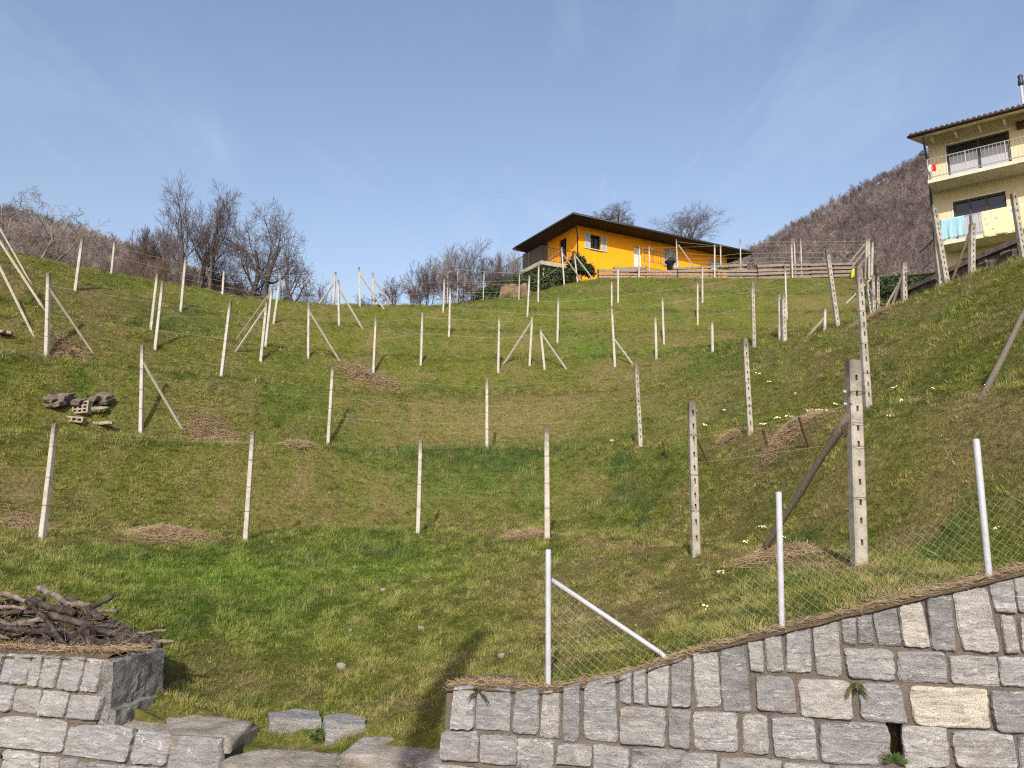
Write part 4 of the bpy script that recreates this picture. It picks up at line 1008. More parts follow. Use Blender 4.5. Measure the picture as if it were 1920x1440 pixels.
def wpanel(mb, P0, d, n, x0, x1, z0, z1, holes, th=.3):
    """wall face with real openings: cells between hole edges, plus reveals"""
    xs = sorted({x0, x1} | {h[0] for h in holes} | {h[1] for h in holes}); zs = sorted({z0, z1} | {h[2] for h in holes} | {h[3] for h in holes})
    for xa, xb in zip(xs[:-1], xs[1:]):
        for za, zb_ in zip(zs[:-1], zs[1:]):
            cx_, cz_ = (xa + xb) / 2, (za + zb_) / 2
            if any(h[0] < cx_ < h[1] and h[2] < cz_ < h[3] for h in holes): continue
            q = lambda x, z: P0 + d * x + Vector((0, 0, z - P0.z))
            mb.quad(q(xa, za), q(xb, za), q(xb, zb_), q(xa, zb_))
    for h in holes:
        q = lambda x, z, k: P0 + d * x + Vector((0, 0, z - P0.z)) - n * k
        a, b_, c, d_ = (h[0], h[2]), (h[1], h[2]), (h[1], h[3]), (h[0], h[3])
        for p, r_ in ((a, b_), (b_, c), (c, d_), (d_, a)): mb.quad(q(*p, 0), q(*p, th), q(*r_, th), q(*r_, 0))
def rectpx(u0, v0, u1, v1, P0, d, n):
    pts = [on_plane(u, v, P0, n) for u, v in ((u0, v0), (u1, v0), (u1, v1), (u0, v1))]
    xs = [(p - P0).dot(d) for p in pts]; return ((xs[0] + xs[3]) / 2, (xs[1] + xs[2]) / 2, (pts[2].z + pts[3].z) / 2, (pts[0].z + pts[1].z) / 2)
w1 = rectpx(1106.5, 441, 1126, 468, Cw, dR, NF); dr = rectpx(1188.5, 463, 1204, 505, Cw, dR, NF); w2 = rectpx(1244, 468, 1272, 499, Cw, dR, NF); w3 = rectpx(1329, 487, 1352, 505, Cw, dR, NF)
lw = rectpx(1062, 447, 1048.5, 493, Cw, dL, -dR)
NLf = -dR
mb = MB(); wpanel(mb, Cw, dR, NF, 0, wallR, zb, zt, [w1, dr, w2, w3], .22)
lo = (min(lw[0], lw[1]), max(lw[0], lw[1]), lw[2], lw[3]); lo = (lo[0], lo[1], lo[2], lo[3])
wpanel(mb, Cw, dL, NLf, 0, wallL, zb, zt, [lo], .22)
Ce = Cw + dR * wallR; wpanel(mb, Ce, dL, dR, 0, wallL, zb, zt, []); Cb = Cw + dL * wallL; wpanel(mb, Cb, dR, -NF, 0, wallR, zb, zt, [])
part('wall', mb, M['orange'], oh)
# roof: low hip with a deep soffit and a dark fascia
def rp(x, y, z): return E0 + dR * x + dL * y + Vector((0, 0, z))
LL2 = LLs; mb = MB(); th = .24; rh = .95
A4 = [rp(0, 0, 0), rp(LR, 0, 0), rp(LR, LL2, 0), rp(0, LL2, 0)]; B4 = [p + Vector((0, 0, th)) for p in A4]
r1_, r2_ = rp(LL2 / 2, LL2 / 2, rh), rp(LR - LL2 / 2, LL2 / 2, rh)
mb.add(A4 + B4 + [r1_, r2_], [(3, 2, 1, 0), (0, 1, 5, 4), (1, 2, 6, 5), (2, 3, 7, 6), (3, 0, 4, 7), (4, 5, 9, 8), (5, 6, 9), (6, 7, 8, 9), (7, 4, 8)])
rf = part('roof', mb, M['roof_dark'], oh)
mb = MB(); gz = .1
mb.tube([rp(-.02, -.06, gz), rp(LR + .02, -.06, gz)], .065, 6); mb.tube([rp(-.06, -.02, gz), rp(-.06, LL2, gz)], .065, 6); part('gutter', mb, M['dark_metal'], rf, True)
mb = MB(); dp0 = Cw - dR * .09 + NF * .09
mb.tube([rp(.1, .1, .05), rp(.2, .2, -.1), Vector((dp0.x, dp0.y, EZ_ - .7)), Vector((dp0.x, dp0.y, EZ_ - 3.6))], .045, 6); part('downpipe', mb, M['roof_dark'], oh, True)
def pl(x, z, out): return Cw + dR * x + NF * out + Vector((0, 0, z - Cw.z))
def pane(h, parent, framew, matg, pn, name, fm='white_paint', mull=1):
    mb = MB(); x0, x1, z0, z1 = h
    for a in (x0, x1 - framew): mb.box(pl(a, z0, -.16), dR * framew, NF * .06, Vector((0, 0, z1 - z0)))
    for z in (z0, z1 - framew): mb.box(pl(x0 + framew, z, -.16), dR * (x1 - x0 - 2 * framew), NF * .055, Vector((0, 0, framew)))
    for k in range(mull): mb.box(pl(x0 + (x1 - x0) * (k + 1) / (mull + 1) - framew / 2, z0 + framew, -.16), dR * framew, NF * .05, Vector((0, 0, z1 - z0 - 2 * framew)))
    wdo = part(name, mb, M[fm], parent)
    mb = MB(); mb.box(pl(x0, z0, -.2), dR * (x1 - x0), NF * .02, Vector((0, 0, z1 - z0))); part(pn, mb, M[matg], wdo); return wdo
def shutter(x0, x1, z0, z1, out, par):
    mb = MB(); fw = .055
    for a in (x0, x1 - fw): mb.box(pl(a, z0, out), dR * fw, NF * .045, Vector((0, 0, z1 - z0)))
    for z in (z0, z1 - fw): mb.box(pl(x0 + fw, z, out), dR * (x1 - x0 - 2 * fw), NF * .045, Vector((0, 0, fw)))
    n = int((z1 - z0) / .055)
    for k in range(n):
        z = z0 + fw + (z1 - z0 - 2 * fw) * k / n; mb.box(pl(x0 + fw, z, out + .008), dR * (x1 - x0 - 2 * fw), NF * .02 + Vector((0, 0, -.012)), Vector((0, 0, .035)))
    part('shutter', mb, M['shutter'], par)
wa = pane(w1, oh, .05, 'glass', 'pane', 'window', 'dark_metal')
sw_ = (w1[1] - w1[0]) * .52
shutter(w1[0] - sw_ - .02, w1[0] - .02, w1[2] - .04, w1[3] + .06, .02, wa); shutter(w1[1] + .02, w1[1] + sw_ + .02, w1[2] - .04, w1[3] + .06, .02, wa)
mb = MB(); mb.box(pl(w1[0] - .1, w1[2] - .06, .01), dR * (w1[1] - w1[0] + .2), NF * .09, Vector((0, 0, .055))); part('sill', mb, M['slab_paint'], wa)
for h in (w2, w3):
    w_ = pane(h, oh, .05, 'glass', 'pane', 'window'); xm = (h[0] + h[1]) / 2
    shutter(h[0] + .01, xm - .01, h[2] + .01, h[3] - .01, -.06, w_); shutter(xm + .01, h[1] - .01, h[2] + .01, h[3] - .01, -.06, w_)
    mb = MB(); mb.box(pl(h[0] - .08, h[2] - .06, .01), dR * (h[1] - h[0] + .16), NF * .09, Vector((0, 0, .055))); part('sill', mb, M['white_paint'], w_)
mb = MB(); mb.box(pl(dr[0], dr[2], -.2), dR * (dr[1] - dr[0]), NF * .05, Vector((0, 0, dr[3] - dr[2])))
for k in range(2): mb.box(pl(dr[0] + .12, dr[2] + .2 + k * (dr[3] - dr[2]) * .47, -.15), dR * (dr[1] - dr[0] - .24), NF * .015, Vector((0, 0, (dr[3] - dr[2]) * .38)))
do = part('door', mb, M['white_paint'], oh); mb = MB(); mb.tube([pl(dr[1] - .12, dr[2] + 1.0, -.14), pl(dr[1] - .12, dr[2] + 1.0, -.09), pl(dr[1] - .24, dr[2] + 1.0, -.09)], .012, 5); part('handle', mb, M['dark_metal'], do)
mb = MB(); lx, _, lz, _ = rectpx(1219, 466, 1225, 474, Cw, dR, NF)
mb.tube([pl(lx + .1, lz, .02), pl(lx + .1, lz + .05, .08), pl(lx + .1, lz + .24, .1), pl(lx + .1, lz + .32, .02)], [.06, .09, .09, .05], 8); part('wall_lamp', mb, M['slab_paint'], oh, True)
# glazed door to the balcony in the left wall
mb = MB(); q = lambda x, z, o: Cw + dL * x + NLf * o + Vector((0, 0, z - Cw.z))
for a in (lo[0], (lo[0] + lo[1]) / 2 - .04, lo[1] - .08): mb.box(q(a, lo[2], -.16), dL * .08, NLf * .05, Vector((0, 0, lo[3] - lo[2])))
gd_ = part('balcony_door', mb, M['dark_metal'], oh); mb = MB(); mb.box(q(lo[0], lo[2], -.2), dL * (lo[1] - lo[0]), NLf * .02, Vector((0, 0, lo[3] - lo[2]))); part('pane', mb, M['glass'], gd_)
# dark boards on the far left wall: veranda shade put into their colour
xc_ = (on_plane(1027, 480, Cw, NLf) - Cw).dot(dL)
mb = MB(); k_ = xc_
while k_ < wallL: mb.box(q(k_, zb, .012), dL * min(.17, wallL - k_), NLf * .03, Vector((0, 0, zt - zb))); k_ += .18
M['shade_boards'] = noisy('grey_brown_shade_boards', (.09, .07, .06), (.14, .115, .10), 4)
part('veranda_shade_boards', mb, M['shade_boards'], oh)
# balcony along the left wall
M['dark_rail'], t, b = mat('brown_rail', .6, .3); b.inputs['Base Color'].default_value = (.055, .045, .04, 1)
Bc = on_plane(1014, 488, Cw + NF * .25, NF); bx = (Bc - Cw).dot(-dR); bz = Bc.z
mb = MB(); Bp = Cw - dR * bx + NF * .25; Bp.z = bz - .26
Lb = 8.0
mb.box(Bp, dR * (bx - .01), dL * Lb, Vector((0, 0, .26))); M['balc'] = noisy('grey_balcony_concrete', (.30, .28, .24), (.42, .39, .33), 2, fine=.15); bal = part('balcony', mb, M['balc'], oh)
mb = MB(); c0 = Bp + Vector((0, 0, .26)); rhh = 1.02
def rail(mb, p, q_, n, step=.12, post=.03):
    L = (q_ - p).length; mb.tube([p + Vector((0, 0, rhh)), q_ + Vector((0, 0, rhh))], .025, 5); mb.tube([p + Vector((0, 0, .1)), q_ + Vector((0, 0, .1))], .015, 4)
    for k in range(int(L / step) + 1):
        x = p.lerp(q_, min(1, k * step / L)); mb.tube([x + Vector((0, 0, .1)), x + Vector((0, 0, rhh))], .013, 4, False)
    for k in range(n + 1):
        x = p.lerp(q_, k / n); mb.tube([x, x + Vector((0, 0, rhh + .03))], post, 5)
rail(mb, c0 + dR * .06 + dL * .06, c0 + dR * .06 + dL * Lb, 5); rail(mb, c0 + dR * .06 + dL * .06, c0 + dR * (bx - .1) + dL * .06, 1)
part('railing', mb, M['dark_rail'], bal)
mb = MB()
for k in (0.3, 7.5): p = Bp + dR * .4 + dL * k; mb.tube([p, Vector((p.x, p.y, hz(p.x, p.y) - .4))], .07, 8)
part('balcony_support', mb, M['balc'], bal, True)
# small steps railing and covered grill by the door
sx0 = rectpx(1190, 485, 1236, 506, Cw, dR, NF)
mb = MB(); pA = pl(sx0[0], sx0[2] + .1, 1.1); pB = pl(sx0[1], sx0[2] + .1, 1.1); rhh = .95
rail(mb, pA, pB, 3, .16, .02)
o = mb.build('step_railing', M['dark_rail']); tag(o, 'thin metal railing in front of the white door of the orange house', 'railing')
g = pl(rectpx(1229, 487, 1242, 508, Cw, dR, NF)[0] + .25, EZ_ - 3.2, 1.3); mb = MB()
g.z = on_plane(1236, 508, Cw + NF * 1.3, NF).z
gr_ = thing('covered_grill', g, 'barbecue grill under a black cover beside the closed shutters', 'grill')
mb.tube([g + Vector((0, 0, .12)), g + Vector((0, 0, .7)), g + Vector((0.02, 0, .8)), g + Vector((.0, 0, .98)), g + Vector((-.05, 0, 1.08))], [.22, .26, .42, .38, .18], 10); part('cover', mb, M['black_cloth'], gr_, True)
mb = MB()
for dx in (-.18, .18): mb.tube([g + Vector((dx, 0, -.3)), g + Vector((dx, 0, .2))], .02, 5)
part('leg', mb, M['dark_metal'], gr_)

# stepped plank fences along the terrace edge
def plank_fence(label, p0, p1, rails, hpost, post_step, zt0, zt1, nrail_gap=.23, name='plank_fence'):
    L = (p1 - p0).length; d = (p1 - p0) / L; n = Vector((d.y, -d.x, 0)).normalized()
    if n.y > 0: n = -n
    r = thing(name, p0, label, 'fence', 'plank fences on the terrace edge')
    k = 0; np_ = max(2, int(L / post_step))
    for i in range(np_ + 1):
        x = p0.lerp(p1, i / np_); mb = MB(); mb.box(x - d * .05 - n * .05 - Vector((0, 0, .3)), d * .1, n * -.1, Vector((0, 0, hpost + .3))); part('fence_post', mb, M['plank_dark'], r)
    for j in range(rails):
        mb = MB()
        for i in range(np_):
            a = p0.lerp(p1, i / np_); b_ = p0.lerp(p1, (i + 1) / np_); dz = random.uniform(-.02, .02)
            mb.box(a + n * .055 + Vector((0, 0, .05 + j * nrail_gap + dz)) + d * .01, (b_ - a) - d * .02 + Vector((0, 0, random.uniform(-.03, .03))), n * .035, Vector((0, 0, .15)))
        part('plank', mb, M['plank'], r)
    mb = MB()
    for i in range(np_):
        a = p0.lerp(p1, i / np_); b_ = p0.lerp(p1, (i + 1) / np_)
        for j in range(rails): mb.box(a - n * .056 + Vector((0, 0, .04 + j * nrail_gap)), (b_ - a), n * .03 , Vector((0, 0, .03)))
    part('ledger', mb, M['plank_dark'], r)
Da = 46.8
fA = [at(1122, 523, Da), at(1270, 524, Da), at(1420, 524, Da), at(1520, 520.5, Da), at(1608, 519.5, 45.5), at(1640, 520, 44.5)]
for i in range(len(fA)): fA[i] = fA[i] - Vector((0, 0, .05))
plank_fence('lower plank fence, left stretch under the orange house', fA[0], fA[1], 3, .72, 1.9, 0, 0)
plank_fence('lower plank fence, middle stretch beneath the roof end', fA[1] + Vector((.03, 0, 0)), fA[2], 3, .75, 1.9, 0, 0)
plank_fence('lower plank fence, right stretch in front of the brown hill', fA[2] + Vector((.03, 0, 0)), fA[3], 4, .98, 1.9, 0, 0, .25)
plank_fence('lower plank fence, end stretch running to the yellow plastic sheet', fA[3] + Vector((.03, 0, 0)), fA[4], 4, .95, 1.7, 0, 0, .25)
plank_fence('broken plank fence behind the three tall posts with struts', fA[4] + Vector((.03, 0, 0)), fA[5], 3, .8, .7, 0, 0, .25)
Db = 48.2
plank_fence('upper plank fence stretch beside the steps of the orange house', at(1152, 514, Db), at(1212, 512, Db), 2, .5, 1.2, 0, 0)
plank_fence('upper plank fence behind the lower one, up to the roof end', at(1262, 514.5, Db), at(1400, 509, Db + .4), 2, .62, 1.8, 0, 0, .27)
p = at(1602, 508, 44.2); mb = MB()
V = []; n = 9
for j in range(n):
    for i in range(n):
        a, c = i / (n - 1), j / (n - 1); V.append(p + Vector((-.2 + .55 * a + .1 * c, .25 * c, -.35 * c + .25 * a * (1 - c) + .07 * math.sin(a * 7 + c * 5))))
mb.add(V, [(j * n + i, j * n + i + 1, (j + 1) * n + i + 1, (j + 1) * n + i) for j in range(n - 1) for i in range(n - 1)])
o = mb.build('plastic_sheet', M['yellow_tarp'], None, True); sm = o.modifiers.new('thick', 'SOLIDIFY'); sm.thickness = .012
tag(o, 'crumpled yellow plastic sheet caught on the end of the plank fence', 'plastic sheet')

# yellow house at the right edge
F0, F1 = line_dir(1745, 340, 1920, 300, 33.0)
dF = Vector((F1.x - F0.x, F1.y - F0.y, 0)).normalized(); NY = Vector((dF.y, -dF.x, 0)); NY = -NY if NY.y > 0 else NY
print('yellow house', dF, F0, F1)
BD = 1.35                                          # balcony depth
Y0 = on_plane(1747, 350, F0 - NY * BD, NY)         # left wall corner
Y0.z = 0
yh = thing('yellow_house', Vector((Y0.x, Y0.y, hz(Y0.x, Y0.y))), 'pale yellow house with two balconies and a tiled roof at the right edge', 'house')
def yr(u0, v0, u1, v1):
    pts = [on_plane(u, v, Y0, NY) for u, v in ((u0, v0), (u1, v1))]; return [((p - Y0).dot(dF), p.z) for p in pts]
def yp(x, z, out): return Y0 + dF * x + NY * out + Vector((0, 0, z))
ztop = on_plane(1742, 262, Y0, NY).z; zslab1 = on_plane(1750, 362, Y0, NY).z; zslab2 = on_plane(1772, 475, Y0, NY).z
LY = 11.0; zlow = zslab2 - 3.4
(ux0, uz1), (ux1, _) = yr(1773, 273, 1891, 243); uz0 = on_plane(1777, 333, Y0, NY).z - .25
(lx0, lz1), (lx1, _) = yr(1786, 379, 1885, 360); lz0 = zslab2 + .1
(bx0, bz1), (bx1, bz0) = yr(1805, 488, 1827, 502)
wall_h = [(ux0, ux1, uz0, uz1), (lx0, lx1, lz0, lz1), (bx0, bx1, bz0, bz1)]
mb = MB(); wpanel(mb, yp(0, 0, 0), dF, NY, 0, LY, zlow, ztop + .5, wall_h, .2)
BK = -NY; wpanel(mb, yp(0, 0, 0), BK, -dF, 0, 9, zlow, ztop + .5, []); wpanel(mb, yp(LY, 0, 0), BK, dF, 0, 9, zlow, ztop + .5, []); wpanel(mb, yp(0, 0, -9), dF, BK, 0, LY, zlow, ztop + .5, [])
part('wall', mb, M['cream'], yh)
def glaz(h, split, nm, curtain):
    x0, x1, z0, z1 = h; mb = MB(); fw = .08; xs = [x0] + [x0 + (x1 - x0) * s_ for s_ in split] + [x1 - fw]
    for a in xs: mb.box(yp(a, z0, -.15), dF * fw, NY * .06, Vector((0, 0, z1 - z0)))
    for z in (z0, z1 - fw): mb.box(yp(x0, z, -.145), dF * (x1 - x0), NY * .05, Vector((0, 0, fw)))
    o = part(nm, mb, M['dark_metal'], yh); mb = MB(); zc = z0 + (z1 - z0) * .70
    mb.box(yp(x0, zc, -.19), dF * (x1 - x0), NY * .02, Vector((0, 0, z1 - zc))); part('pane', mb, M['glass'], o)
    mb = MB(); mb.box(yp(x0, z0, -.19), dF * (x1 - x0) * curtain, NY * .02, Vector((0, 0, zc - z0 - .004))); part('pane', mb, M['curtain_glass'], o)
    if curtain < 1: mb = MB(); mb.box(yp(x0 + (x1 - x0) * curtain + .004, z0, -.19), dF * (x1 - x0) * (1 - curtain), NY * .02, Vector((0, 0, zc - z0 - .004))); part('pane', mb, M['glass'], o)
    mb = MB(); mb.box(yp(x0 - .05, z0 - .0, -.02), dF * .048, NY * .045, Vector((0, 0, z1 - z0))); mb.box(yp(x0 - .05, z1 + .002, -.02), dF * (x1 - x0 + .1), NY * .045, Vector((0, 0, .05))); part('surround', mb, M['white_paint'], o)
glaz(wall_h[0], (.5,), 'glass_door', 1.0); glaz(wall_h[1], (.3, .62), 'glass_door', .62)
x0, x1, z0, z1 = wall_h[2]; mb = MB(); mb.box(yp(x0, z0, -.19), dF * (x1 - x0), NY * .02, Vector((0, 0, z1 - z0))); mb.box(yp(x0 - .06, z1 + .002, 0.002), dF * (x1 - x0 + .12), NY * .03, Vector((0, 0, .07))); part('cellar_window', mb, M['glass'], yh)
# balconies
M['rail_grey'], t, b = mat('grey_rail', .5, .4); b.inputs['Base Color'].default_value = (.30, .30, .29, 1)
for zz_, nm in ((zslab1, 1), (zslab2, 2)):
    mb = MB(); xs_ = .05 if nm == 1 else .35
    mb.box(yp(xs_, zz_, .004), dF * (LY - xs_), NY * BD, Vector((0, 0, .16))); bo = part('balcony', mb, M['slab_paint'], yh)
    mb = MB(); p = yp(xs_ + .04, zz_ + .16, BD - .04); q_ = yp(LY, zz_ + .16, BD - .04); rhh = 1.0
    for h in (.12, .98): mb.tube([p + Vector((0, 0, h)), q_ + Vector((0, 0, h))], .022, 5)
    for k in range(int(LY / .15)): x = p + dF * (k * .15); mb.tube([x + Vector((0, 0, .12)), x + Vector((0, 0, .98))], .008, 4, False)
    for k in range(8): x = p + dF * (k * 1.5); mb.tube([x - Vector((0, 0, .12)), x + Vector((0, 0, 1.0))], .022, 5)
    e_ = yp(xs_ + .04, zz_ + .16, .03)
    for h in (.12, .98): mb.tube([p + Vector((0, 0, h)), e_ + Vector((0, 0, h))], .022, 5)
    for k in range(8): x = p.lerp(e_, k / 8); mb.tube([x + Vector((0, 0, .12)), x + Vector((0, 0, .98))], .008, 4, False)
    part('railing', mb, M['rail_grey'], bo)
# roof with tile ribs, eaves boards, gutter, downpipe
Re = on_plane(1704, 257, Y0 + NY * 1.25, NY); rx0 = (Re - Y0).dot(dF); rz = Re.z
mb = MB(); slope = .32; depth = 6.5
P = [yp(rx0, rz, 1.25), yp(LY + 1, rz, 1.25), yp(LY + 1, rz + slope * depth, 1.25 - depth), yp(rx0, rz + slope * depth, 1.25 - depth)]
mb.add(P + [p - Vector((0, 0, .1)) for p in P], [(0, 1, 2, 3), (7, 6, 5, 4), (0, 4, 5, 1), (1, 5, 6, 2), (2, 6, 7, 3), (3, 7, 4, 0)])
P2 = [P[3], P[2], P[2] - NY * depth - Vector((0, 0, slope * depth)), P[3] - NY * depth - Vector((0, 0, slope * depth))]
mb.add(P2 + [p - Vector((0, 0, .1)) for p in P2], [(0, 1, 2, 3), (7, 6, 5, 4), (0, 4, 5, 1), (2, 6, 7, 3), (3, 7, 4, 0)])
rfy = part('roof', mb, M['cream'], yh)
mb = MB(); x = rx0; sl_ = Vector((0, 0, slope)) - NY
while x < LY + 1:
    a = yp(x + .11, rz + .035, 1.32); mb.tube([a, a + sl_ * (depth + .05)], .095, 7, True, 1.0); x += .21
part('roof_tiles', mb, noisy('dark_roof_tiles', (0.045, 0.04, 0.042), (0.10, 0.085, 0.08), 4, .8, .2), rfy, True)
mb = MB()
for k in range(12): mb = MB(); mb.box(yp(rx0 + .8 + k * .95, rz - .12, .02), dF * .09, NY * .8 + Vector((0, 0, -.05)), Vector((0, 0, .1))); part('rafter', mb, M['cream'], rfy)
mb = MB(); mb.tube([yp(rx0 - .05, rz - .03, 1.33), yp(LY + 1, rz - .03, 1.33)], .075, 7); part('gutter', mb, M['roof_dark'], rfy, True)
mb = MB(); mb.tube([yp(.05, rz - .06, 1.3), yp(.0, rz - .25, 1.2), yp(-.06, rz - 1.0, .25), yp(-.06, rz - 1.25, .08), yp(-.06, zlow, .08)], .05, 6); part('downpipe', mb, M['dark_metal'], yh, True)
mb = MB(); p = on_plane(1729, 290, Y0 + NY * .3, NY)
mb.tube([p, p + Vector((0, 0, .03)), p + Vector((0, 0, .14)), p + Vector((0, 0, .2))], [.17, .16, .09, .03], 8); mb.tube([p + Vector((0, 0, .2)), p + dF * .3 + Vector((0, 0, .25))], .015, 4); part('wall_lamp', mb, M['galv'], yh, True)
p = on_plane(1907, 244, Y0 + NY * .02, NY); mb = MB(); mb.box(p, dF * .28, NY * .12, Vector((0, 0, .3))); mb.box(p + Vector((0, 0, .303)) - dF * .02, dF * .32, NY * .14, Vector((0, 0, .03))); part('wall_box', mb, M['rust'], yh)
ch = thing('chimney_pipe', at(1919, 200, 33.5), 'steel chimney pipe with a round cowl on the yellow house roof', 'chimney')
mb = MB(); p = at(1919.5, 205, 33.5); mb.tube([p - Vector((0, 0, .8)), p + Vector((0, 0, 1.2))], .06, 9); part('pipe', mb, M['galv'], ch, True)
mb = MB(); p = p + Vector((0, 0, 1.2)); mb.tube([p, p + Vector((0, 0, .05)), p + Vector((0, 0, .22)), p + Vector((0, 0, .30)), p + Vector((0, 0, .48)), p + Vector((0, 0, .56))], [.075, .12, .12, .09, .12, .03], 9); part('cowl', mb, M['dark_metal'], ch, True)
# laundry on the balconies
def cloth(label, name, cat, x0, x1, z_top, drop, out, matn, seed):
    mb = MB(); nx, nz = 26, 12; V = []
    for j in range(nz + 1):
        for i in range(nx + 1):
            a, c = i / nx, j / nz; fold = .03 * math.sin(a * 17 + seed) * c + .02 * math.sin(a * 31 + seed * 2) * c
            V.append(yp(x0 + (x1 - x0) * a + .02 * math.sin(c * 5 + seed), z_top - drop * c - .02 * math.sin(a * 3 + seed) * c, out + .03 + fold))
    mb.add(V, [(j * (nx + 1) + i, j * (nx + 1) + i + 1, (j + 1) * (nx + 1) + i + 1, (j + 1) * (nx + 1) + i) for j in range(nz) for i in range(nx)])
    # the part folded over the rail
    W = [yp(x0 + (x1 - x0) * i / nx, z_top - .0 + .02 * (1 - abs(k - 1)) - .12 * (k == 2) , out + .03 - .05 * k) for k in range(3) for i in range(nx + 1)]
    mb.add(W, [((k + 1) * (nx + 1) + i, (k + 1) * (nx + 1) + i + 1, k * (nx + 1) + i + 1, k * (nx + 1) + i) for k in range(2) for i in range(nx)])
    o = mb.build(name, M[matn], None, True); s_ = o.modifiers.new('thick', 'SOLIDIFY'); s_.thickness = .008; tag(o, label, cat)
PB = Y0 + NY * (BD - .04)
def bxz(u, v): p = on_plane(u, v, PB, NY); return (p - Y0).dot(dF), p.z
(tx0, _), (tx1, _) = bxz(1763, 411), bxz(1806, 403); zr = zslab2 + .16 + 1.0
cloth('light blue towel hanging over the lower balcony railing', 'towel', 'towel', tx0, tx1, zr, .92, BD - .02, 'blue_cloth', 1)
(tx0, _), (tx1, _) = bxz(1839, 398), bxz(1965, 375)
cloth('large yellow flowered sheet hanging over the lower balcony railing', 'bed_sheet', 'sheet', tx0, tx1, zr, 1.15, BD - .02, 'sheet', 3)
zr1 = zslab1 + .16 + 1.0; (tx0, zc), (tx1, _) = bxz(1741, 311), bxz(1754, 309)
cloth('small white cloth hanging at the left end of the upper balcony', 'small_cloth', 'cloth', tx0, (tx0 + tx1) / 2 - .02, zc, .38, BD + .0, 'white_paint', 2)
cloth('small red cloth hanging at the left end of the upper balcony', 'small_cloth', 'cloth', (tx0 + tx1) / 2, tx1, zc, .34, BD + .0, 'red_cloth', 5)
# rubble retaining wall below the yellow house
P = [(1706, 546, 27.5), (1760, 523, 26), (1830, 491, 24.5), (1915, 455, 23), (2050, 400, 21)]
rw = thing('rubble_wall', at(1706, 580, 27.5), 'dark dry rubble retaining wall with a stone cap below the yellow house', 'stone wall')
mb = MB(); cap = MB()
for (u0, v0, D0), (u1, v1, D1) in zip(P[:-1], P[1:]):
    a, b_ = at(u0, v0, D0), at(u1, v1, D1); nn = 12; mm_ = 16; V = []
    dv = (b_ - a); dv.z = 0; dv.normalize(); no = Vector((dv.y, -dv.x, 0)); no = -no if no.y > 0 else no
    for j in range(mm_ + 1):
        for i in range(nn + 1):
            t_ = a.lerp(b_, i / nn); p = t_ - Vector((0, 0, 2.6 * (1 - j / mm_))); f_ = mnoise.cell(p * 4) * .10 + .10 * mnoise.fractal(p * 4, .8, 2.2, 3)
            V.append(p + no * (f_ + .12 * (1 - j / mm_)))
    mb.add(V, [(j * (nn + 1) + i, j * (nn + 1) + i + 1, (j + 1) * (nn + 1) + i + 1, (j + 1) * (nn + 1) + i) for j in range(mm_) for i in range(nn)])
    mb.prism([a, b_, b_ - Vector((0, 0, 2.6)), a - Vector((0, 0, 2.6))], no * -.4)
    cap.box(a + no * .14 + Vector((0, 0, .002)), b_ - a, no * -.6, Vector((0, 0, .16)))
part('stones', mb, M['rubble'], rw); part('capping', cap, M['rubble'], rw)
# stair railing left of the yellow house
p = at(1728, 512, 31); q_ = at(1756, 488, 30); mb = MB(); rhh = .9; rail(mb, p, q_, 2, .14, .02)
tag(mb.build('stair_railing', M['dark_metal']), 'dark metal stair railing at the left foot of the yellow house', 'railing')
# ------------------------------------------------------------------ bare trees
def grow(chains, p, d, L, r, lev, P, rs):
    nseg = max(3, int(5 - lev * .5)); pts = [p.copy()]; rad = [r]; dd = d.copy()
    for i in range(nseg):
        dd = (dd + Vector((rs.gauss(0, P['wob']), rs.gauss(0, P['wob']), rs.gauss(0, P['wob'] * .6))) + Vector((0, 0, P['up'] * (1.0 if lev < 2 else .45)))).normalized()
        p = p + dd * (L / nseg); pts.append(p.copy()); rad.append(r * (1 - (1 - P['tip']) * (i + 1) / nseg))
    chains.append((lev, pts, rad))
    if lev >= P['lev']: return
    nb = P['n'][min(lev, len(P['n']) - 1)]
    for k in range(nb):
        t_ = P['t0'][min(lev, len(P['t0']) - 1)] + (1 - P['t0'][min(lev, len(P['t0']) - 1)]) * ((k + rs.random()) / nb)
        i = min(nseg - 1, int(t_ * nseg)); q = pts[i].lerp(pts[i + 1], t_ * nseg - i); dq = (pts[i + 1] - pts[i]).normalized()
        an = R(rs.uniform(*P['ang'])); az = rs.uniform(0, 2 * math.pi)
        o = dq.orthogonal().normalized(); o = Matrix.Rotation(az, 3, dq) @ o
        an = an * (1.15 if lev else 1.0); nd = (dq * math.cos(an) + o * math.sin(an)).normalized()
        grow(chains, q, nd, L * rs.uniform(*P['ratio']) * (1.15 - .4 * t_), max(rad[i] * rs.uniform(.38, .52), .003), lev + 1, P, rs)
TREE = dict(lev=4, n=[6, 5, 5, 4], t0=[.35, .25, .2, .2], ang=(28, 58), ratio=(.5, .72), wob=.13, up=.09, tip=.45)
SHRUB = dict(lev=3, n=[7, 6, 5], t0=[.15, .2, .2], ang=(18, 45), ratio=(.45, .7), wob=.10, up=.06, tip=.4)
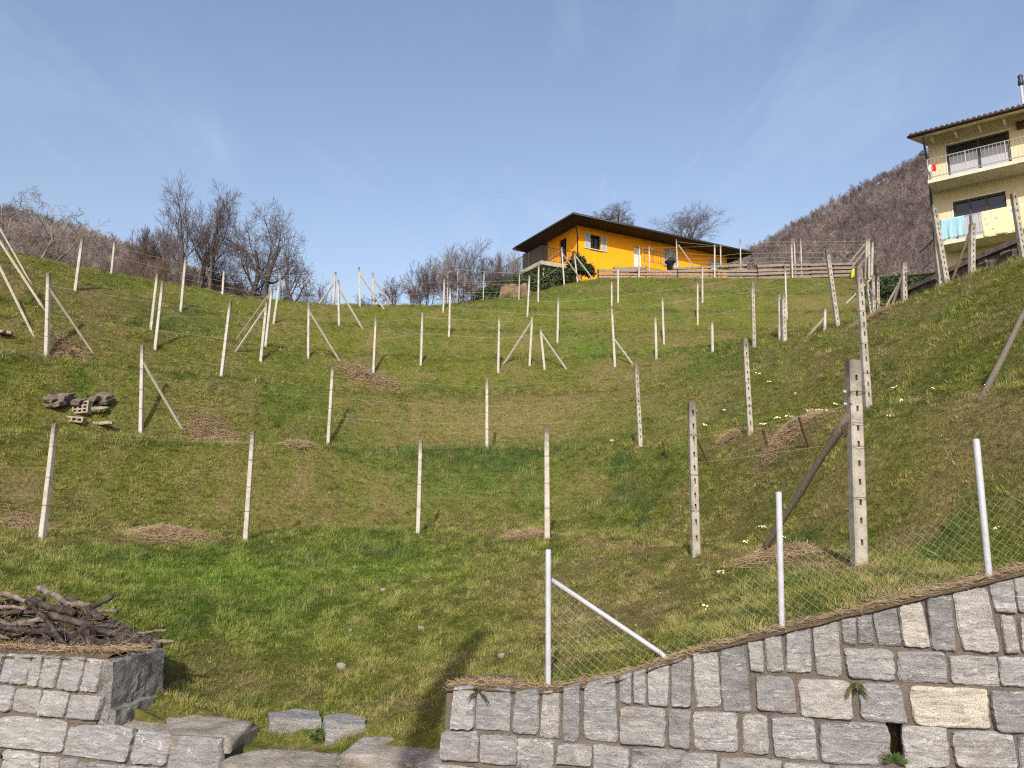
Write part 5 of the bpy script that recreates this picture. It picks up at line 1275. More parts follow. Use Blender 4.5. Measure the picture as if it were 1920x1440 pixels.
def bare_tree(label, base, hgt, wid, P, seed, name='bare_tree', cat='tree', stems=1, trunk_r=.14, lean=0.0, spread=.35, tm='bark', cm='twig', group=None, minr=.006, split=1):
    rs = random.Random(seed); chains = []
    for s_ in range(stems):
        a = rs.uniform(0, 6.28); tl = 0 if stems == 1 else rs.uniform(.1, spread)
        d = Vector((math.cos(a) * tl + lean, math.sin(a) * tl, 1)).normalized()
        grow(chains, Vector((math.cos(a), math.sin(a), 0)) * (.15 if stems > 1 else 0), d, 1.0, trunk_r * (1 if stems == 1 else .5) * 1.0, 0, P, rs)
    allp = [q for _, c, _ in chains for q in c]
    zs_ = sorted(q.z for q in allp); zmax = zs_[int(len(zs_) * .9993)]; xs_ = sorted(q.x for q in allp); x0, x1 = xs_[int(len(xs_) * .01)], xs_[int(len(xs_) * .99)]
    kz = hgt / zmax; kx = wid / max(x1 - x0, .01)
    tr, cr = MB(), MB()
    for lev, c, rad in chains:
        w_ = [Vector((base.x + q.x * kx, base.y + q.y * kx, base.z - .15 + q.z * kz)) for q in c]
        rr = [max(x_, minr) for x_ in rad]
        if lev == 0: tr.tube(w_, rr, 7, True)
        else: cr.tube(w_, rr, 5 if lev == 1 else 3, False)
    r = thing(name, base, label, cat, group); part('trunk', tr, M[tm], r, True); part('crown', cr, M[cm], r, False); return r
def tree_px(label, u, vb, vt, D, wpx, P, seed, du=0, **k):
    b0 = at(u, vb, D); b0.z = min(b0.z, hz(b0.x, b0.y)) if D < 44 else b0.z
    t0 = at(u, vt, D); return bare_tree(label, b0, t0.z - b0.z, wpx * D / F, P, seed, **k)
G1 = 'bare trees beyond the crest'
tree_px('tallest bare tree, forked dark trunk, left of centre on the crest', 362, 560, 322, 39, 140, dict(TREE, n=[6,6,6,6], t0=[.3,.2,.2,.1], ang=(25,48)), 3, stems=3, spread=.30, trunk_r=.32, group=G1, minr=.0055)
tree_px('broad bare tree with crooked limbs right of the tallest one', 472, 572, 362, 39.5, 195, dict(TREE, n=[6,6,6,6], ang=(30,62), wob=.2), 14, stems=3, spread=.5, trunk_r=.34, group=G1, minr=.0055)
tree_px('small round bare tree at the right end of the left tree group', 552, 585, 465, 39.5, 100, dict(TREE, n=[6,6,5,4], ang=(35,65), wob=.2), 21, trunk_r=.14, group=G1, minr=.0055)
tree_px('pale branched fruit tree at the far left of the crest', 48, 520, 342, 31, 215, dict(TREE, n=[5,4,4,3], ang=(35,62), wob=.17), 31, stems=3, spread=.55, trunk_r=.16, tm='pale_bark', cm='pale_bark', group=G1, minr=.0065)
tree_px('thin slender tree behind the crest between post and tall tree', 255, 560, 415, 46, 60, dict(TREE, ang=(18,38)), 41, stems=3, spread=.2, trunk_r=.12, group=G1, minr=.006)
tree_px('thin bare tree crowding the left flank of the tallest tree', 290, 560, 418, 47, 70, dict(TREE, ang=(20,40)), 43, stems=3, spread=.25, trunk_r=.12, group=G1, minr=.006)
tree_px('low bare tree peeking over the ridge of the orange roof', 1155, 440, 384, 64, 85, dict(TREE, ang=(28,50)), 51, stems=4, spread=.5, trunk_r=.2, group=G1, minr=.005)
tree_px('round bare tree behind the right half of the orange roof', 1322, 500, 378, 66, 128, dict(TREE, n=[7,6,5,4], t0=[.2,.2,.2,.2], ang=(25,52)), 61, stems=3, spread=.4, trunk_r=.26, group=G1, minr=.005)
tree_px('tiny bare tree standing alone against the sky right of the two dark headed posts', 738, 590, 510, 40, 62, dict(TREE, n=[5,5,4,3], ang=(25,48)), 71, stems=3, spread=.4, trunk_r=.08, group=G1, minr=.005)
G2 = 'bare bushes along the crest'
SH = [(168,545,462,36,60,'red_twig','reddish bush at the left crest beside the leaning post'),(205,550,466,38,80,'twig','grey bush behind the post on the left crest edge'),(240,560,462,40,80,'red_twig','tall reddish bush left of the tallest tree'),
(300,565,470,41,90,'red_twig','dense reddish thicket at the foot of the tallest tree'),(395,575,478,41,100,'twig','thicket between the two big bare trees'),(330,565,480,41.5,80,'twig','grey thicket right under the tallest tree crown'),(440,580,492,42,90,'red_twig','reddish thicket under the broad crooked tree'),
(505,585,500,42,90,'twig','thicket right under the broad crooked tree'),(580,590,520,42,80,'red_twig','low reddish bush below the small round tree'),(125,530,462,35,70,'twig','sparse bush in front of the brown left hill'),(80,520,452,34,60,'red_twig','sparse reddish bush below the pale fruit tree'),
(690,592,548,40,50,'twig','low bush between the two dark headed posts'),
(800,580,478,42,75,'twig','left wing of the big bare shrub clump'),(845,580,470,43,95,'pale_bark','fan shaped pale shrub in the clump'),(885,578,447,43.5,105,'twig','tallest shrub of the big bare clump'),(925,575,468,44,85,'twig','right hand shrub of the big bare clump'),(958,560,458,46,60,'pale_bark','thin pale shrub beside the dark roof edge'),(775,580,520,41.5,50,'red_twig','low reddish bush at the left foot of the clump'),(870,578,510,42,120,'red_twig','low tangled bush before the tallest shrub')]
for i, (u, vb, vt, D, w_, cm, lab) in enumerate(SH):
    tree_px(lab, u, vb, vt, D, w_, dict(SHRUB, n=[7,6,5] if i > 11 else [6,5,5], wob=.14), 100 + i, name='bare_shrub', cat='shrub', stems=7 if w_ > 70 else 5, spread=.75, trunk_r=.045, tm=cm, cm=cm, group=G2, minr=.005)

# ------------------------------------------------------------------ wooded hills
def hill(name, ridge, foot_v, Dr, Df, lo_extra, kind):
    """ridge: [(u,v)] skyline, at distance Dr; falls towards the viewer to Df"""
    nu2, nv2 = 120, 40; us = np.linspace(ridge[0][0], ridge[-1][0], nu2); vs = np.interp(us, [p[0] for p in ridge], [p[1] for p in ridge])
    V = []; 
    for j in range(nv2):
        t_ = j / (nv2 - 1)
        for i in range(nu2):
            if t_ <= .75:
                k = t_ / .75; D = Df + (Dr - Df) * k; top = at(us[i], vs[i], Dr); a, _ = ray(us[i], vs[i])
                z = foot_v + (top.z - foot_v) * k ** 1.05
                x, y = float(a) * D, D
            else:
                k = (t_ - .75) / .25; D = Dr + 120 * k; top = at(us[i], vs[i], Dr); a, _ = ray(us[i], vs[i]); z = top.z - 60 * k * k; x, y = float(a) * D, D
            z += (mnoise.fractal(Vector((x * .012, y * .012, 0)), .9, 2, 4)) * 5 * min(1, k if t_ <= .75 else 1) * (0 if .70 < t_ < .78 else 1)
            V.append((x, y, z))
    mb = MB(); mb.add(V, [(j * nu2 + i, j * nu2 + i + 1, (j + 1) * nu2 + i + 1, (j + 1) * nu2 + i) for j in range(nv2 - 1) for i in range(nu2 - 1)])
    o = mb.build(name, M['hill_floor'], None, True); tag(o, kind='structure'); return np.array(V).reshape(nv2, nu2, 3)
M['hill_floor'] = noisy('leaf_litter_slope', (0.075, 0.055, 0.042), (0.15, 0.11, 0.085), .05, .95, .03, c3=(0.12, 0.095, 0.075))
HR = hill('wooded_hill', [(1290, 534), (1385, 492), (1440, 461), (1500, 426), (1560, 392), (1640, 347), (1700, 319), (1760, 289), (1850, 246), (1960, 204), (2200, 134), (2700, 74)], 12, 330, 110, 0, 0)
HL = hill('wooded_hill', [(-900, 314), (-300, 364), (0, 400), (60, 414), (150, 444), (220, 475), (300, 500), (380, 536), (460, 570), (560, 614)], 8, 300, 90, 0, 1)
def forest():
    src = []
    for k in range(6):
        rs = random.Random(900 + k); mb = MB(); h = 1.0
        P = dict(lev=3, n=[6, 5, 4], t0=[.25, .2, .2], ang=(20, 42), ratio=(.45, .62), wob=.10, up=.05, tip=.4); ch_ = []
        grow(ch_, Vector((0, 0, -.03)), Vector((rs.gauss(0, .08), rs.gauss(0, .08), 1)).normalized(), .62, .012, 0, P, rs)
        for lev, c, rad in ch_: mb.tube(c, [max(x_, .0036) for x_ in rad], 3, False)
        me = bpy.data.meshes.new('forest_tree_form'); me.from_pydata(mb.v, [], mb.f); me.materials.append(M['forest']); src.append(bpy.data.objects.new('forest_tree_form', me))
    for H_, nm, cnt, lab in ((HR, 'hill_forest', 9000, 'bare brown deciduous forest covering the hill at the right'), (HL, 'hill_forest', 6000, 'bare brown deciduous forest covering the hill at the left')):
        nv2, nu2, _ = H_.shape; r_ = np.random.default_rng(5)
        fj = np.sqrt(r_.random(cnt * 2)) * (nv2 - 1) * .80; fi = r_.random(cnt * 2) * (nu2 - 2)
        j = fj.astype(int); i = fi.astype(int); a = (fj - j)[:, None]; b_ = (fi - i)[:, None]
        p = (H_[j, i] * (1 - b_) + H_[j, i + 1] * b_) * (1 - a) + (H_[j + 1, i] * (1 - b_) + H_[j + 1, i + 1] * b_) * a
        k = (p[:, 1] > 125) & (np.abs(p[:, 0]) < .80 * p[:, 1]); p = p[k][:cnt]; n = len(p)
        h = r_.uniform(4.0, 6.8, n) * (1 + .15 * r_.normal(size=n)); 
        tone = np.clip(.5 + r_.normal(0, .25, n) + (fbm(p[:, 0] * .03, p[:, 1] * .03, 9, 3) - .5), 0, 1)
        o = instancer(nm, p, np.stack([h * .85, h * .85, h], -1), r_.uniform(0, 6.28, n), r_.normal(0, .05, (n, 2)), r_.integers(0, 6, n), [bpy.data.objects.new('forest_tree_form', s_.data) for s_ in src], {'tone': tone}, M['forest'])
        tag(o, lab, 'forest', kind='stuff')
M['forest'], t, b = mat('hazy_forest_twigs', .95, .03)
tn = N(t, 'ShaderNodeAttribute', attribute_name='tone', attribute_type='INSTANCER').outputs['Fac']
t.links.new(ramp(t, tn, [(0.0, (0.098, 0.080, 0.078)), (0.55, (0.175, 0.148, 0.143)), (0.85, (0.24, 0.208, 0.196)), (1.0, (0.34, 0.31, 0.285))]), b.inputs['Base Color'])  # distance haze put into the twig colour: paler and cooler
forest()

# ------------------------------------------------------------------ ivy bank, shrubs, small plants, rock
def leaf_cloud(mb, pts, size, jit=.6):
    for p, n in pts:
        s_ = size * random.uniform(.6, 1.3); a = (n.orthogonal().normalized() + Vector((random.gauss(0, jit), random.gauss(0, jit), random.gauss(0, jit)))).normalized()
        nn = (n + Vector((random.gauss(0, jit), random.gauss(0, jit), random.gauss(0, jit)))).normalized(); b2 = nn.cross(a)
        if b2.length < .01: continue
        b2.normalize(); a = b2.cross(nn)
        mb.add([p - a * s_ * .5, p + b2 * s_ * .32, p + a * s_ * .6, p - b2 * s_ * .32], [(0, 1, 2, 3)])
def mound_bush(label, c, rx, ry, rz, n, size, matn, name='bush', cat='bush', seed=1, upper=True):
    rs = random.Random(seed); pts = []
    while len(pts) < n:
        d = Vector((rs.gauss(0, 1), rs.gauss(0, 1), rs.gauss(0, 1))).normalized()
        if upper and d.z < -.2: continue
        k = (rs.random() ** .35) * (1 + .35 * mnoise.fractal(d * 2.3 + Vector((seed, 0, 0)), .9, 2, 3))
        pts.append((c + Vector((d.x * rx * k, d.y * ry * k, d.z * rz * k)), d))
    r = thing(name, Vector((c.x, c.y, c.z - rz * .3)), label, cat); mb = MB(); leaf_cloud(mb, pts, size); part('foliage', mb, M[matn], r)
    mb = MB()
    for k in range(9):
        d = Vector((rs.gauss(0, .5) * rx, rs.gauss(0, .5) * ry, rz * rs.uniform(.3, .9))); q = Vector((c.x + d.x * .2, c.y + d.y * .2, c.z - rz * .5)); mb.tube([q, q + d * .5 + Vector((0, 0, .05)), q + d], [.03, .02, .01], 4, False)
    part('stem', mb, M['bark'], r); return r
mound_bush('dark ivy bank below the balcony of the orange house', at(985, 548, 46.0), 2.6, 1.2, 1.15, 5200, .15, 'ivy', 'ivy_bank', 'ivy', 3)
mound_bush('lower dark ivy mound left of the brown rock', at(918, 562, 42.2), .95, .7, .75, 2200, .13, 'ivy', 'ivy_bank', 'ivy', 5)
mound_bush('dark ivy hanging under the balcony slab', at(1045, 527, 46.5), 1.5, .8, .85, 2400, .14, 'ivy', 'ivy_bank', 'ivy', 7)
mound_bush('green evergreen shrub between balcony and orange wall', at(1082, 506, 46.8), .75, .6, 1.05, 1500, .17, 'ivy', 'evergreen_shrub', 'shrub', 9)
mound_bush('small rounded evergreen shrub before the orange wall', at(1104, 513, 46.9), .45, .4, .6, 700, .15, 'ivy', 'evergreen_shrub', 'shrub', 11)
mound_bush('low green plant behind the upper plank fence', at(1360, 507, 48.6), .5, .3, .25, 350, .12, 'leaf', 'low_shrub', 'shrub', 13)
mound_bush('dark green hedge left of the rubble wall', at(1690, 548, 35.0), 2.0, 1.0, .75, 2600, .14, 'ivy', 'hedge', 'hedge', 15)
mb = MB(); rough_block(mb, at(965, 556, 42.0), Vector((.85, 0, 0)), Vector((0, .6, 0)), Vector((0, 0, .6)), .25, 14, 3.3, .30, 2.2)
tag(mb.build('earth_bank', M['soil'], None, True), 'bare brown earth outcrop between the ivy mounds', 'earth bank')
# weeds on the walls
M['fern'] = leafmat('fern_leaf', (0.05, 0.055, 0.018), (0.13, 0.115, 0.045))
def weed(label, u, v, out, size, nl, matn, name, droop=.3, seed=1):
    rs = random.Random(seed); p = on_wall(u, v, out); mb = MB()
    for k in range(nl):
        a = rs.uniform(-1.5, 1.5); L = size * rs.uniform(.6, 1.1); dr_ = ALONG * math.sin(a) + OUTV * rs.uniform(.2, .8) + Vector((0, 0, math.cos(a) - droop)); dr_.normalize(); side = dr_.cross(OUTV).normalized() * L * .07; pts = [p, p + dr_ * L * .5 + OUTV * .01, p + dr_ * L - Vector((0, 0, L * droop * .7))]
        mb.add([pts[0] - side * .3, pts[0] + side * .3, pts[1] + side, pts[1] - side, pts[2]], [(0, 1, 2, 3), (3, 2, 4)])
    tag(mb.build(name, M[matn]), label, 'plant')
weed('drooping brown green fern growing from a joint in the right wall', 1604, 1286, .03, .085, 60, 'fern', 'fern', .8, 1)
weed('dark leafed weed hanging over the left end of the right wall', 898, 1298, .03, .10, 9, 'ivy', 'wall_weed', .6, 2)
weed('bright green weed growing in the drain hole of the right wall', 1676, 1428, .01, .085, 70, 'leaf', 'wall_weed', .1, 3)
weed('dark weed growing in the hole at the lower left corner', 4, 1425, -.02, .10, 40, 'leaf', 'wall_weed', .0, 4)
def ground_plant(label, u, v, r_, n, size, matn, name, cat, D=None, seed=0):
    rs = random.Random(seed); c = ground_at(u, v, D); pts = []
    for k in range(n):
        a = rs.uniform(0, 6.28); q = r_ * math.sqrt(rs.random()); pts.append((c + Vector((q * math.cos(a), q * math.sin(a), .02 + size * rs.random() * 1.2)), Vector((0, 0, 1))))
    mb = MB(); leaf_cloud(mb, pts, size, .5); tag(mb.build(name, M[matn]), label, cat)
ground_plant('bright green broad leafed weed between the slabs and the small block', 600, 1392, .10, 160, .035, 'leaf', 'weed', 'plant', 6.45, 5)
# primroses
PR = [(1422,706,.05),(1443,722,.035),(1480,787,.07),(1458,790,.06),(1432,802,.06),(1516,776,.08),(1537,776,.08),(1567,764,.06),(1551,776,.04),(1680,733,.06),(1667,790,.04),(1323,802,.04),(1360,775,.035),(1430,998,.06),(1398,1026,.07),(1350,1086,.07),(1470,1018,.05),(1324,1156,.035),(1870,1006,.05),(1750,736,.03),(1148,832,.03),(1690,760,.03),(1490,745,.03)]
for i, (u, v, s_) in enumerate(PR):
    rs = random.Random(i); c = ground_at(u, v); mb = MB(); k_ = 7 if s_ > .05 else 4
    rr = s_ * .7 * max(1, c.y / 9)
    for k in range(k_):
        a = rs.uniform(0, 6.28); q = rr * math.sqrt(rs.random()); o_ = c + Vector((q * math.cos(a), q * math.sin(a) * .8, .06 + .04 * rs.random())); fr_ = .0095 * max(1, c.y / 9)
        nrm = Vector((rs.gauss(0, .4), -.8, .8)).normalized(); ax = nrm.orthogonal().normalized()
        for m_ in range(5):
            d = Matrix.Rotation(m_ * 2 * math.pi / 5, 3, nrm) @ ax; sd_ = nrm.cross(d); mb.add([o_, o_ + d * fr_ * .7 + sd_ * fr_ * .5, o_ + d * fr_ * 1.1, o_ + d * fr_ * .7 - sd_ * fr_ * .5], [(0, 1, 2, 3)])
    tag(mb.build('primrose_clump', M['petal']), 'clump of pale yellow primroses in the grass of the right slope', 'flowers', 'primrose clumps on the right slope')
# fallen pale leaves and daisies, uncountable specks
mb = MB(); rs = random.Random(4)
for k in range(420):
    u, v = rs.uniform(250, 1500), rs.uniform(880, 1330); D = 4.7 + (1340 - v) / 40; a, _ = ray(u, v); x, y = float(a) * D, D
    if (x - W0[0]) * WN[0] + (y - W0[1]) * WN[1] < .4: continue
    p = Vector((x, y, hz(x, y) + .035)); s_ = rs.uniform(.006, .022); n_ = Vector((rs.gauss(0, .5), -.5, 1)).normalized(); a_ = n_.orthogonal().normalized(); a_ = Matrix.Rotation(rs.uniform(0, 6), 3, n_) @ a_; b2 = n_.cross(a_); mb.add([p - a_ * s_, p + b2 * s_ * .5, p + a_ * s_ + n_ * s_ * .3, p - b2 * s_ * .5], [(0, 1, 2, 3)])
tag(mb.build('fallen_leaves', M['straw']), 'pale fallen leaves scattered over the lower grass', 'leaves', kind='stuff')
# straw heaps
def heap(label, u, v, wx, wy, hh, n, seed, D=None):
    rs = random.Random(seed); c = ground_at(u, v, D); mb = MB()
    for k in range(int(n * 1.5)):
        a = rs.uniform(0, 6.28); q = abs(rs.gauss(0, .52)); x, y = c.x + wx * q * math.cos(a), c.y + wy * q * math.sin(a)
        top = hh * max(0, 1 - q ** 2) * (.6 + .6 * mnoise.noise(Vector((x * 3, y * 3, seed)))); z = hz(x, y) + top * rs.uniform(.35, 1.0) + .02
        d = Vector((rs.gauss(0, 1), rs.gauss(0, .7), rs.gauss(0, .28))).normalized(); L = rs.uniform(.05, .16); m_ = Vector((rs.gauss(0, .02), rs.gauss(0, .02), .02)); w_ = d.cross(Vector((0, -.6, .8))).normalized() * rs.uniform(.0014, .003) * max(1, c.y / 11)
        p = Vector((x, y, z)); mb.add([p - d * L - w_, p - d * L + w_, p + m_ + w_, p + m_ - w_, p + d * L], [(0, 1, 2, 3), (3, 2, 4)])
    tag(mb.build('straw_heap', M['straw']), label, 'straw heap', 'raked dry straw heaps on the terraces')
heap('wide raked straw heap between the two left posts of the lowest row', 305, 1002, .72, .4, .13, 3000, 1)
heap('straw heap lying along the foot of the leftmost lowest post', 50, 995, .6, .35, .08, 1500, 2)
heap('straw heap right of the strut of the second row post', 400, 824, .85, .5, .20, 2800, 3)
heap('small straw heap left of the leaning post of the second row', 558, 834, .4, .4, .12, 1300, 4)
heap('brown straw heap among the rusty stakes', 1490, 806, .62, .4, .15, 2200, 5)
heap('small brown straw heap at the foot of the slotted post above the stakes', 1374, 820, .3, .25, .09, 900, 6)
heap('straw strip below the slim post in the centre left', 690, 708, 1.3, .5, .12, 2200, 7)
heap('straw patch between third row post and its strut at the left', 135, 667, .8, .4, .12, 1800, 8)
heap('straw spread under the foot of the dark wooden brace', 1470, 1042, .5, .25, .06, 1500, 9)
heap('straw line along the right spur under the crossing struts', 1655, 600, 1.0, .5, .16, 2200, 10, 20.5)
heap('thin straw patch left of the post above the fence end post', 985, 1004, .5, .3, .06, 900, 11)
# the small ruin of broken masonry on the left slope
def hollow_brick(label, u, v, nx, nz, cell, depth, tiltx):
    c = ground_at(u, v); mb = MB(); ex = Vector((math.cos(tiltx), 0, math.sin(tiltx))); ezv = Vector((-math.sin(tiltx), .25, math.cos(tiltx))).normalized(); ey = ex.cross(ezv) * -1
    wl_ = cell * .32
    W_ = nx * cell + wl_; H_ = nz * cell * .8 + wl_; o = c - ex * W_ / 2 - Vector((0, .12, .05))
    for i in range(nx + 1): mb.box(o + ex * (i * cell), ex * wl_, ey * depth, ezv * H_)
    for j in range(nz + 1):
        for i in range(nx): mb.box(o + ex * (i * cell + wl_) + ezv * (j * cell * .8) + ey * .003, ex * (cell - wl_), ey * (depth - .006), ezv * wl_)
    mb.box(o + ey * depth, ex * W_, ey * .02, ezv * H_)
    tag(mb.build('hollow_brick', M['clay']), label, 'hollow brick')
hollow_brick('crumbled hollow brick with square holes under the broken slabs', 150, 772, 4, 3, .108, .16, .09)
hollow_brick('lower crumbled hollow brick fragment half buried in grass', 143, 788, 3, 1, .12, .15, -.08)
RB = [(103,747,118,742,'left small grey slab of the ruined masonry'),(121,745,26,14,'tilted big slab of the ruined masonry'),(178,748,22,9,'flat slab right of the centre of the ruined masonry'),(200,744,20,11,'rounded stone at the right end of the ruined masonry'),(205,752,14,8,'small square stone at the right end of the ruined masonry'),(112,757,26,9,'low grey stone at the left under the slabs'),(190,766,18,7,'pale lump of mortar right of the hollow brick'),(150,752,24,8,'middle broken slab over the hollow brick')]
for i, (u, v, a, b_, lab) in enumerate(RB):
    if i == 0: a, b_ = 18, 7
    c = ground_at(u, v + 3) - Vector((0, 0, .06)); k = c.y / F; mb = MB(); rough_block(mb, c + Vector((0, -.1, .07)), Vector((a * k * .52, 0, .03 * (i % 3 - 1))), Vector((.02, .16, .05)), Vector((.02, -.02, b_ * k * .5)), .05, 9, i * 3.1, .08, 6)
    tag(mb.build('broken_stone', M['old_slab'] if i != 6 else M['clay'], None, False), lab, 'stone', 'broken stones of the small ruin')
for i, (u, v, lab) in enumerate(((185, 796, 'pale crumbled mortar lying below the hollow brick'), (8, 627, 'pale stones half buried at the left edge of the slope'))):
    c = ground_at(u, v); mb = MB()
    for k in range(10): rough_block(mb, c + Vector((.07 * (k - 4.5) * (.5 if i else 1), random.gauss(0, .06), .03)), Vector((random.uniform(.05, .09), 0, 0)), Vector((0, .07, 0)), Vector((0, 0, .04)), .02, 5, k, .2, 6)
    tag(mb.build('rubble_patch', M['clay'], None, True), lab, 'rubble')

for i, (u, v, s_, lab) in enumerate(((641, 1256, .05, 'pale round stone in the lower grass between the two walls'), (790, 1182, .04, 'pale stone in the grass left of the long shadow'), (655, 1187, .03, 'small pale stone beside the fallen leaves in the lower grass'), (940, 1235, .035, 'small pale stone in the dry grass above the right wall'), (718, 1108, .03, 'small pale stone in the bright green lower grass'))):
    c = ground_at(u, v); mb = MB(); rough_block(mb, c + Vector((0, 0, .025)), Vector((s_, 0, 0)), Vector((0, s_ * .8, 0)), Vector((0, 0, s_ * .7)), .02, 8, i * 2.7, .25, 8)
    tag(mb.build('field_stone', M['slab'], None, True), lab, 'stone', 'pale stones in the lower grass')

# ------------------------------------------------------------------ heap of cut branches on the left wall
mb = MB(); V = []; nx, ny = 30, 12
def pile_h(u):  return float(np.interp(u, [-200, -60, 60, 100, 170, 215, 262, 330], [.95, .95, .92, 1.0, .62, .42, .22, .0]))
LOGG = 'cut branches in the heap on the left wall'
def logp(u, v, dz=0.0):
    D = 7.05 + (1216 - v) / 115 * .85 + dz; return at(u, v, D)
def log(u1, v1, u2, v2, th, label, mtl='bark_log', crook=.03, seed=0, dz=0.0, ends='round', n=9, sides=8):
    rs = random.Random(seed); a, b_ = logp(u1, v1, dz), logp(u2, v2, dz); r0 = th / F * 6.5 / 2; P = []; Rr = []
    per = Vector((rs.gauss(0, 1), rs.gauss(0, 1), rs.gauss(0, 1))).cross(b_ - a).normalized()
    ph = rs.uniform(0, 6)
    for k in range(n):
        x = k / (n - 1); P.append(a.lerp(b_, x) + per * crook * math.sin(x * 3.1 * rs.uniform(.9, 1.1) + ph) + Vector((rs.gauss(0, .004), rs.gauss(0, .004), rs.gauss(0, .004)))); Rr.append(r0 * (1.08 - .2 * x + .12 * math.sin(x * 9 + ph) + rs.gauss(0, .05)))
    mb = MB(); mb.tube(P, Rr, sides, True)
    # bark furrows
    for i in range(len(mb.v)):
        p = Vector(mb.v[i]); mb.v[i] = tuple(p + Vector((1, 1, 1)) * r0 * .22 * mnoise.noise(p * 45))
    if rs.random() < .5 and mtl == 'bark_log':
        k = rs.randint(2, n - 3); d = Vector((rs.gauss(0, 1), rs.gauss(0, 1), abs(rs.gauss(0, 1)))).normalized(); mb.tube([P[k], P[k] + d * r0 * 2.5], [r0 * .5, r0 * .3], 5)
    o = mb.build('cut_branch', M[mtl], None, True); return tag(o, label, 'branch', LOGG)
log(-20,1107,50,1128,13,'pale split branch at the top left of the heap','split_log',.01,1,-.05)
log(-20,1137,50,1141,9,'thin straight branch at the left edge of the heap','split_log',.008,2,-.03)
log(48,1129,134,1217,9,'thin dark branch slanting down across the heap front','bark_log',.02,3,-.12)
log(-20,1164,52,1183,12,'thick smooth branch low at the left edge of the heap','bark_log',.02,4,-.10)
log(46,1181,139,1185,11,'smooth horizontal branch low in the heap front','bark_log',.012,5,-.10)
log(70,1101,124,1129,13,'pale split branch on the very top of the heap','split_log',.008,6)
log(123,1134,170,1136,13,'split branch with pale face on the right shoulder of the heap','split_log',.008,7)
log(171,1138,211,1117,11,'branch sticking up and out on the right of the heap','bark_log',.01,8)
log(50,1127,140,1150,15,'thick dark branch across the upper middle of the heap','bark_log',.015,9,-.05)
log(165,1145,220,1147,8,'thin pale tipped branch pointing right from the heap','split_log',.008,10)
log(96,1154,174,1173,15,'thick dark branch across the middle of the heap','bark_log',.012,11,-.10)
log(175,1182,262,1193,13,'long dark branch low on the right of the heap','bark_log',.02,12,-.06)
log(222,1196,283,1205,13,'knotty branch low at the right tip of the heap','bark_log',.015,13,-.04)
log(275,1201,326,1204,7,'thin branch lying in the grass at the right tip of the heap','split_log',.01,14,-.02)
log(255,1189,313,1182,6,'thinnest pale twig in the grass beyond the heap','split_log',.012,15,.1)
log(183,1206,217,1210,14,'short thick log at the bottom of the heap near the wall end','bark_log',.004,16,-.10)
log(217,1211,263,1218,12,'short log at the wall end under the heap tip','bark_log',.006,17,-.08)
mb = MB(); c = logp(160, 1195, -.12); rough_block(mb, c, Vector((.085, 0, .01)), Vector((0, .08, 0)), Vector((0, 0, .085)), .05, 12, 2.2, .28, 9)
for k in range(26): d = Vector((random.gauss(0, 1), -abs(random.gauss(0, 1)), random.gauss(0, 1))).normalized(); mb.tube([c + d * .06, c + d * .13 + Vector((0, 0, -.02)), c + d * .17 + Vector((random.gauss(0, .03), 0, -.06))], [.006, .004, .002], 3, False)
tag(mb.build('vine_stump', M['bark_log'], None, True), 'round root stump with fibres in the front of the branch heap', 'stump')
rs = random.Random(77)
for k in range(78):
    u = rs.uniform(-150, 262); hh = pile_h(u); v = 1214 - rs.uniform(.02, .93) * hh * 112; L = rs.uniform(45, 110); sl_ = rs.gauss(.10, .16) + (.12 if u > 120 else 0)
    u2 = min(u + L, 300); v2 = v + (u2 - u) * sl_
    if 1214 - v2 > pile_h(u2) * 112 + 4: v2 = 1214 - pile_h(u2) * 112
    v2 = min(v2, 1216)
    log(u, v, u2, v2, rs.uniform(8, 17), 'dark weathered cut branch inside the heap on the left wall', 'bark_log' if rs.random() < .82 else 'split_log', .02, 200 + k, rs.uniform(.02, .28), n=6, sides=6)
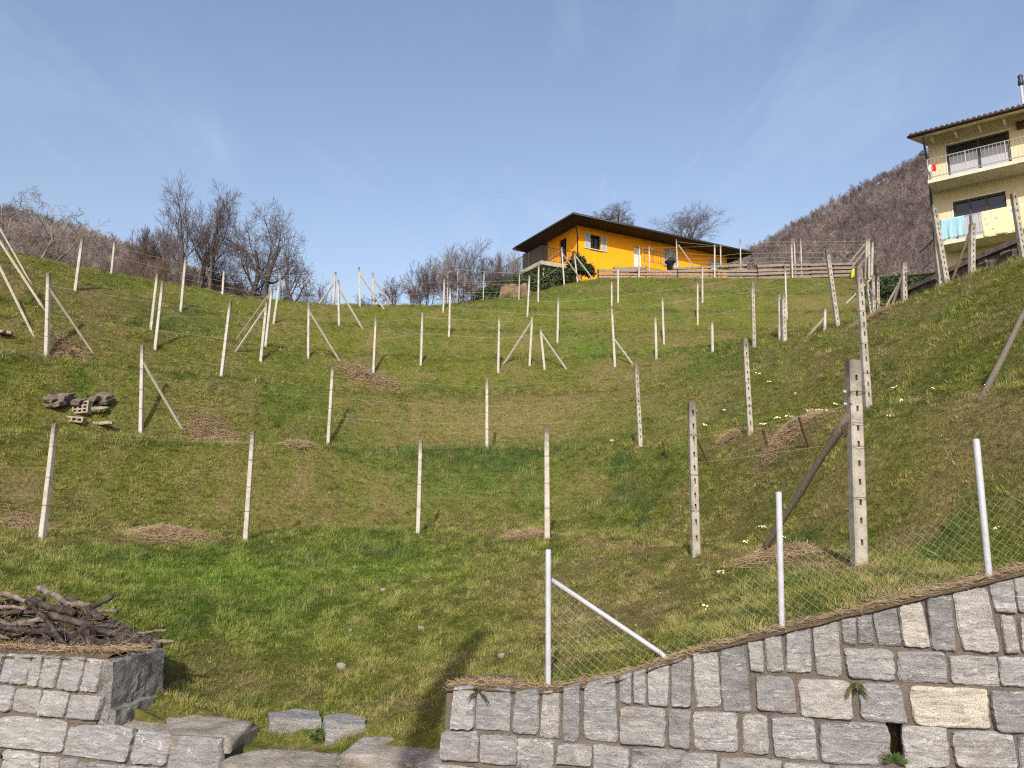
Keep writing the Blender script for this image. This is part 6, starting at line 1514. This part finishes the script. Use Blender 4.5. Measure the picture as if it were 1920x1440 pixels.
# fine twigs and rootlets tangled over the heap, and needle litter under it
mb = MB()
for k in range(420):
    u = rs.uniform(-120, 300); v = 1217 - rs.random() * pile_h(u) * 116; p = logp(u, v, rs.uniform(-.14, .02)); d = Vector((rs.gauss(0, 1), rs.gauss(0, .5), rs.gauss(0, .5))).normalized(); L = rs.uniform(.04, .16)
    mb.tube([p, p + d * L * .5 + Vector((0, 0, rs.gauss(0, .015))), p + d * L + Vector((0, 0, rs.gauss(0, .03)))], [.0028, .002, .001], 3, False)
tag(mb.build('twig_tangle', M['split_log']), 'fine twigs and rootlets tangled through the branch heap', 'twigs', kind='stuff')
mb = MB()
for k in range(2600):
    u = rs.uniform(-150, 275); p = on_wall(u, 1224, -rs.uniform(.0, .75)); p.z += .015 + .05 * rs.random() * (1.4 if u < 40 else .8); d = Vector((rs.gauss(0, 1), rs.gauss(0, 1), rs.gauss(0, .35))).normalized(); L = rs.uniform(.03, .09); w_ = d.orthogonal().normalized() * .0022
    mb.add([p - d * L - w_, p - d * L + w_, p + d * L], [(0, 1, 2)])
tag(mb.build('straw_litter', M['straw']), 'dry straw litter under the branch heap on the left wall', 'straw', kind='stuff')
mb = MB()
for k in range(3000):
    s_ = rs.uniform(-.78, 3.4); p = face_pt(s_, interp_top(s_), -rs.uniform(-.02, .2)); p.z += .005 + .03 * rs.random(); d = Vector((rs.gauss(0, 1), rs.gauss(0, 1), rs.gauss(0, .3))).normalized(); L = rs.uniform(.02, .06); w_ = d.orthogonal().normalized() * .0018
    mb.add([p - d * L - w_, p - d * L + w_, p + d * L], [(0, 1, 2)])
tag(mb.build('needle_litter', M['straw']), 'brown needle litter along the top of the right wall', 'needles', kind='stuff')

# ------------------------------------------------------------------ pole behind the camera: its shadow lies on the lower grass
px_, py_ = -1.62, -4.0
pr_ = thing('utility_pole', (px_, py_, -2.62), 'wooden utility pole on the road behind the viewer casting the long shadow', 'pole')
mb = MB(); mb.tube([Vector((px_, py_, -2.8)), Vector((px_, py_, 2.0)), Vector((px_, py_, 7.0)), Vector((px_, py_, 7.1))], [.15, .14, .13, .06], 14); part('shaft', mb, M['weather_wood'], pr_, True)
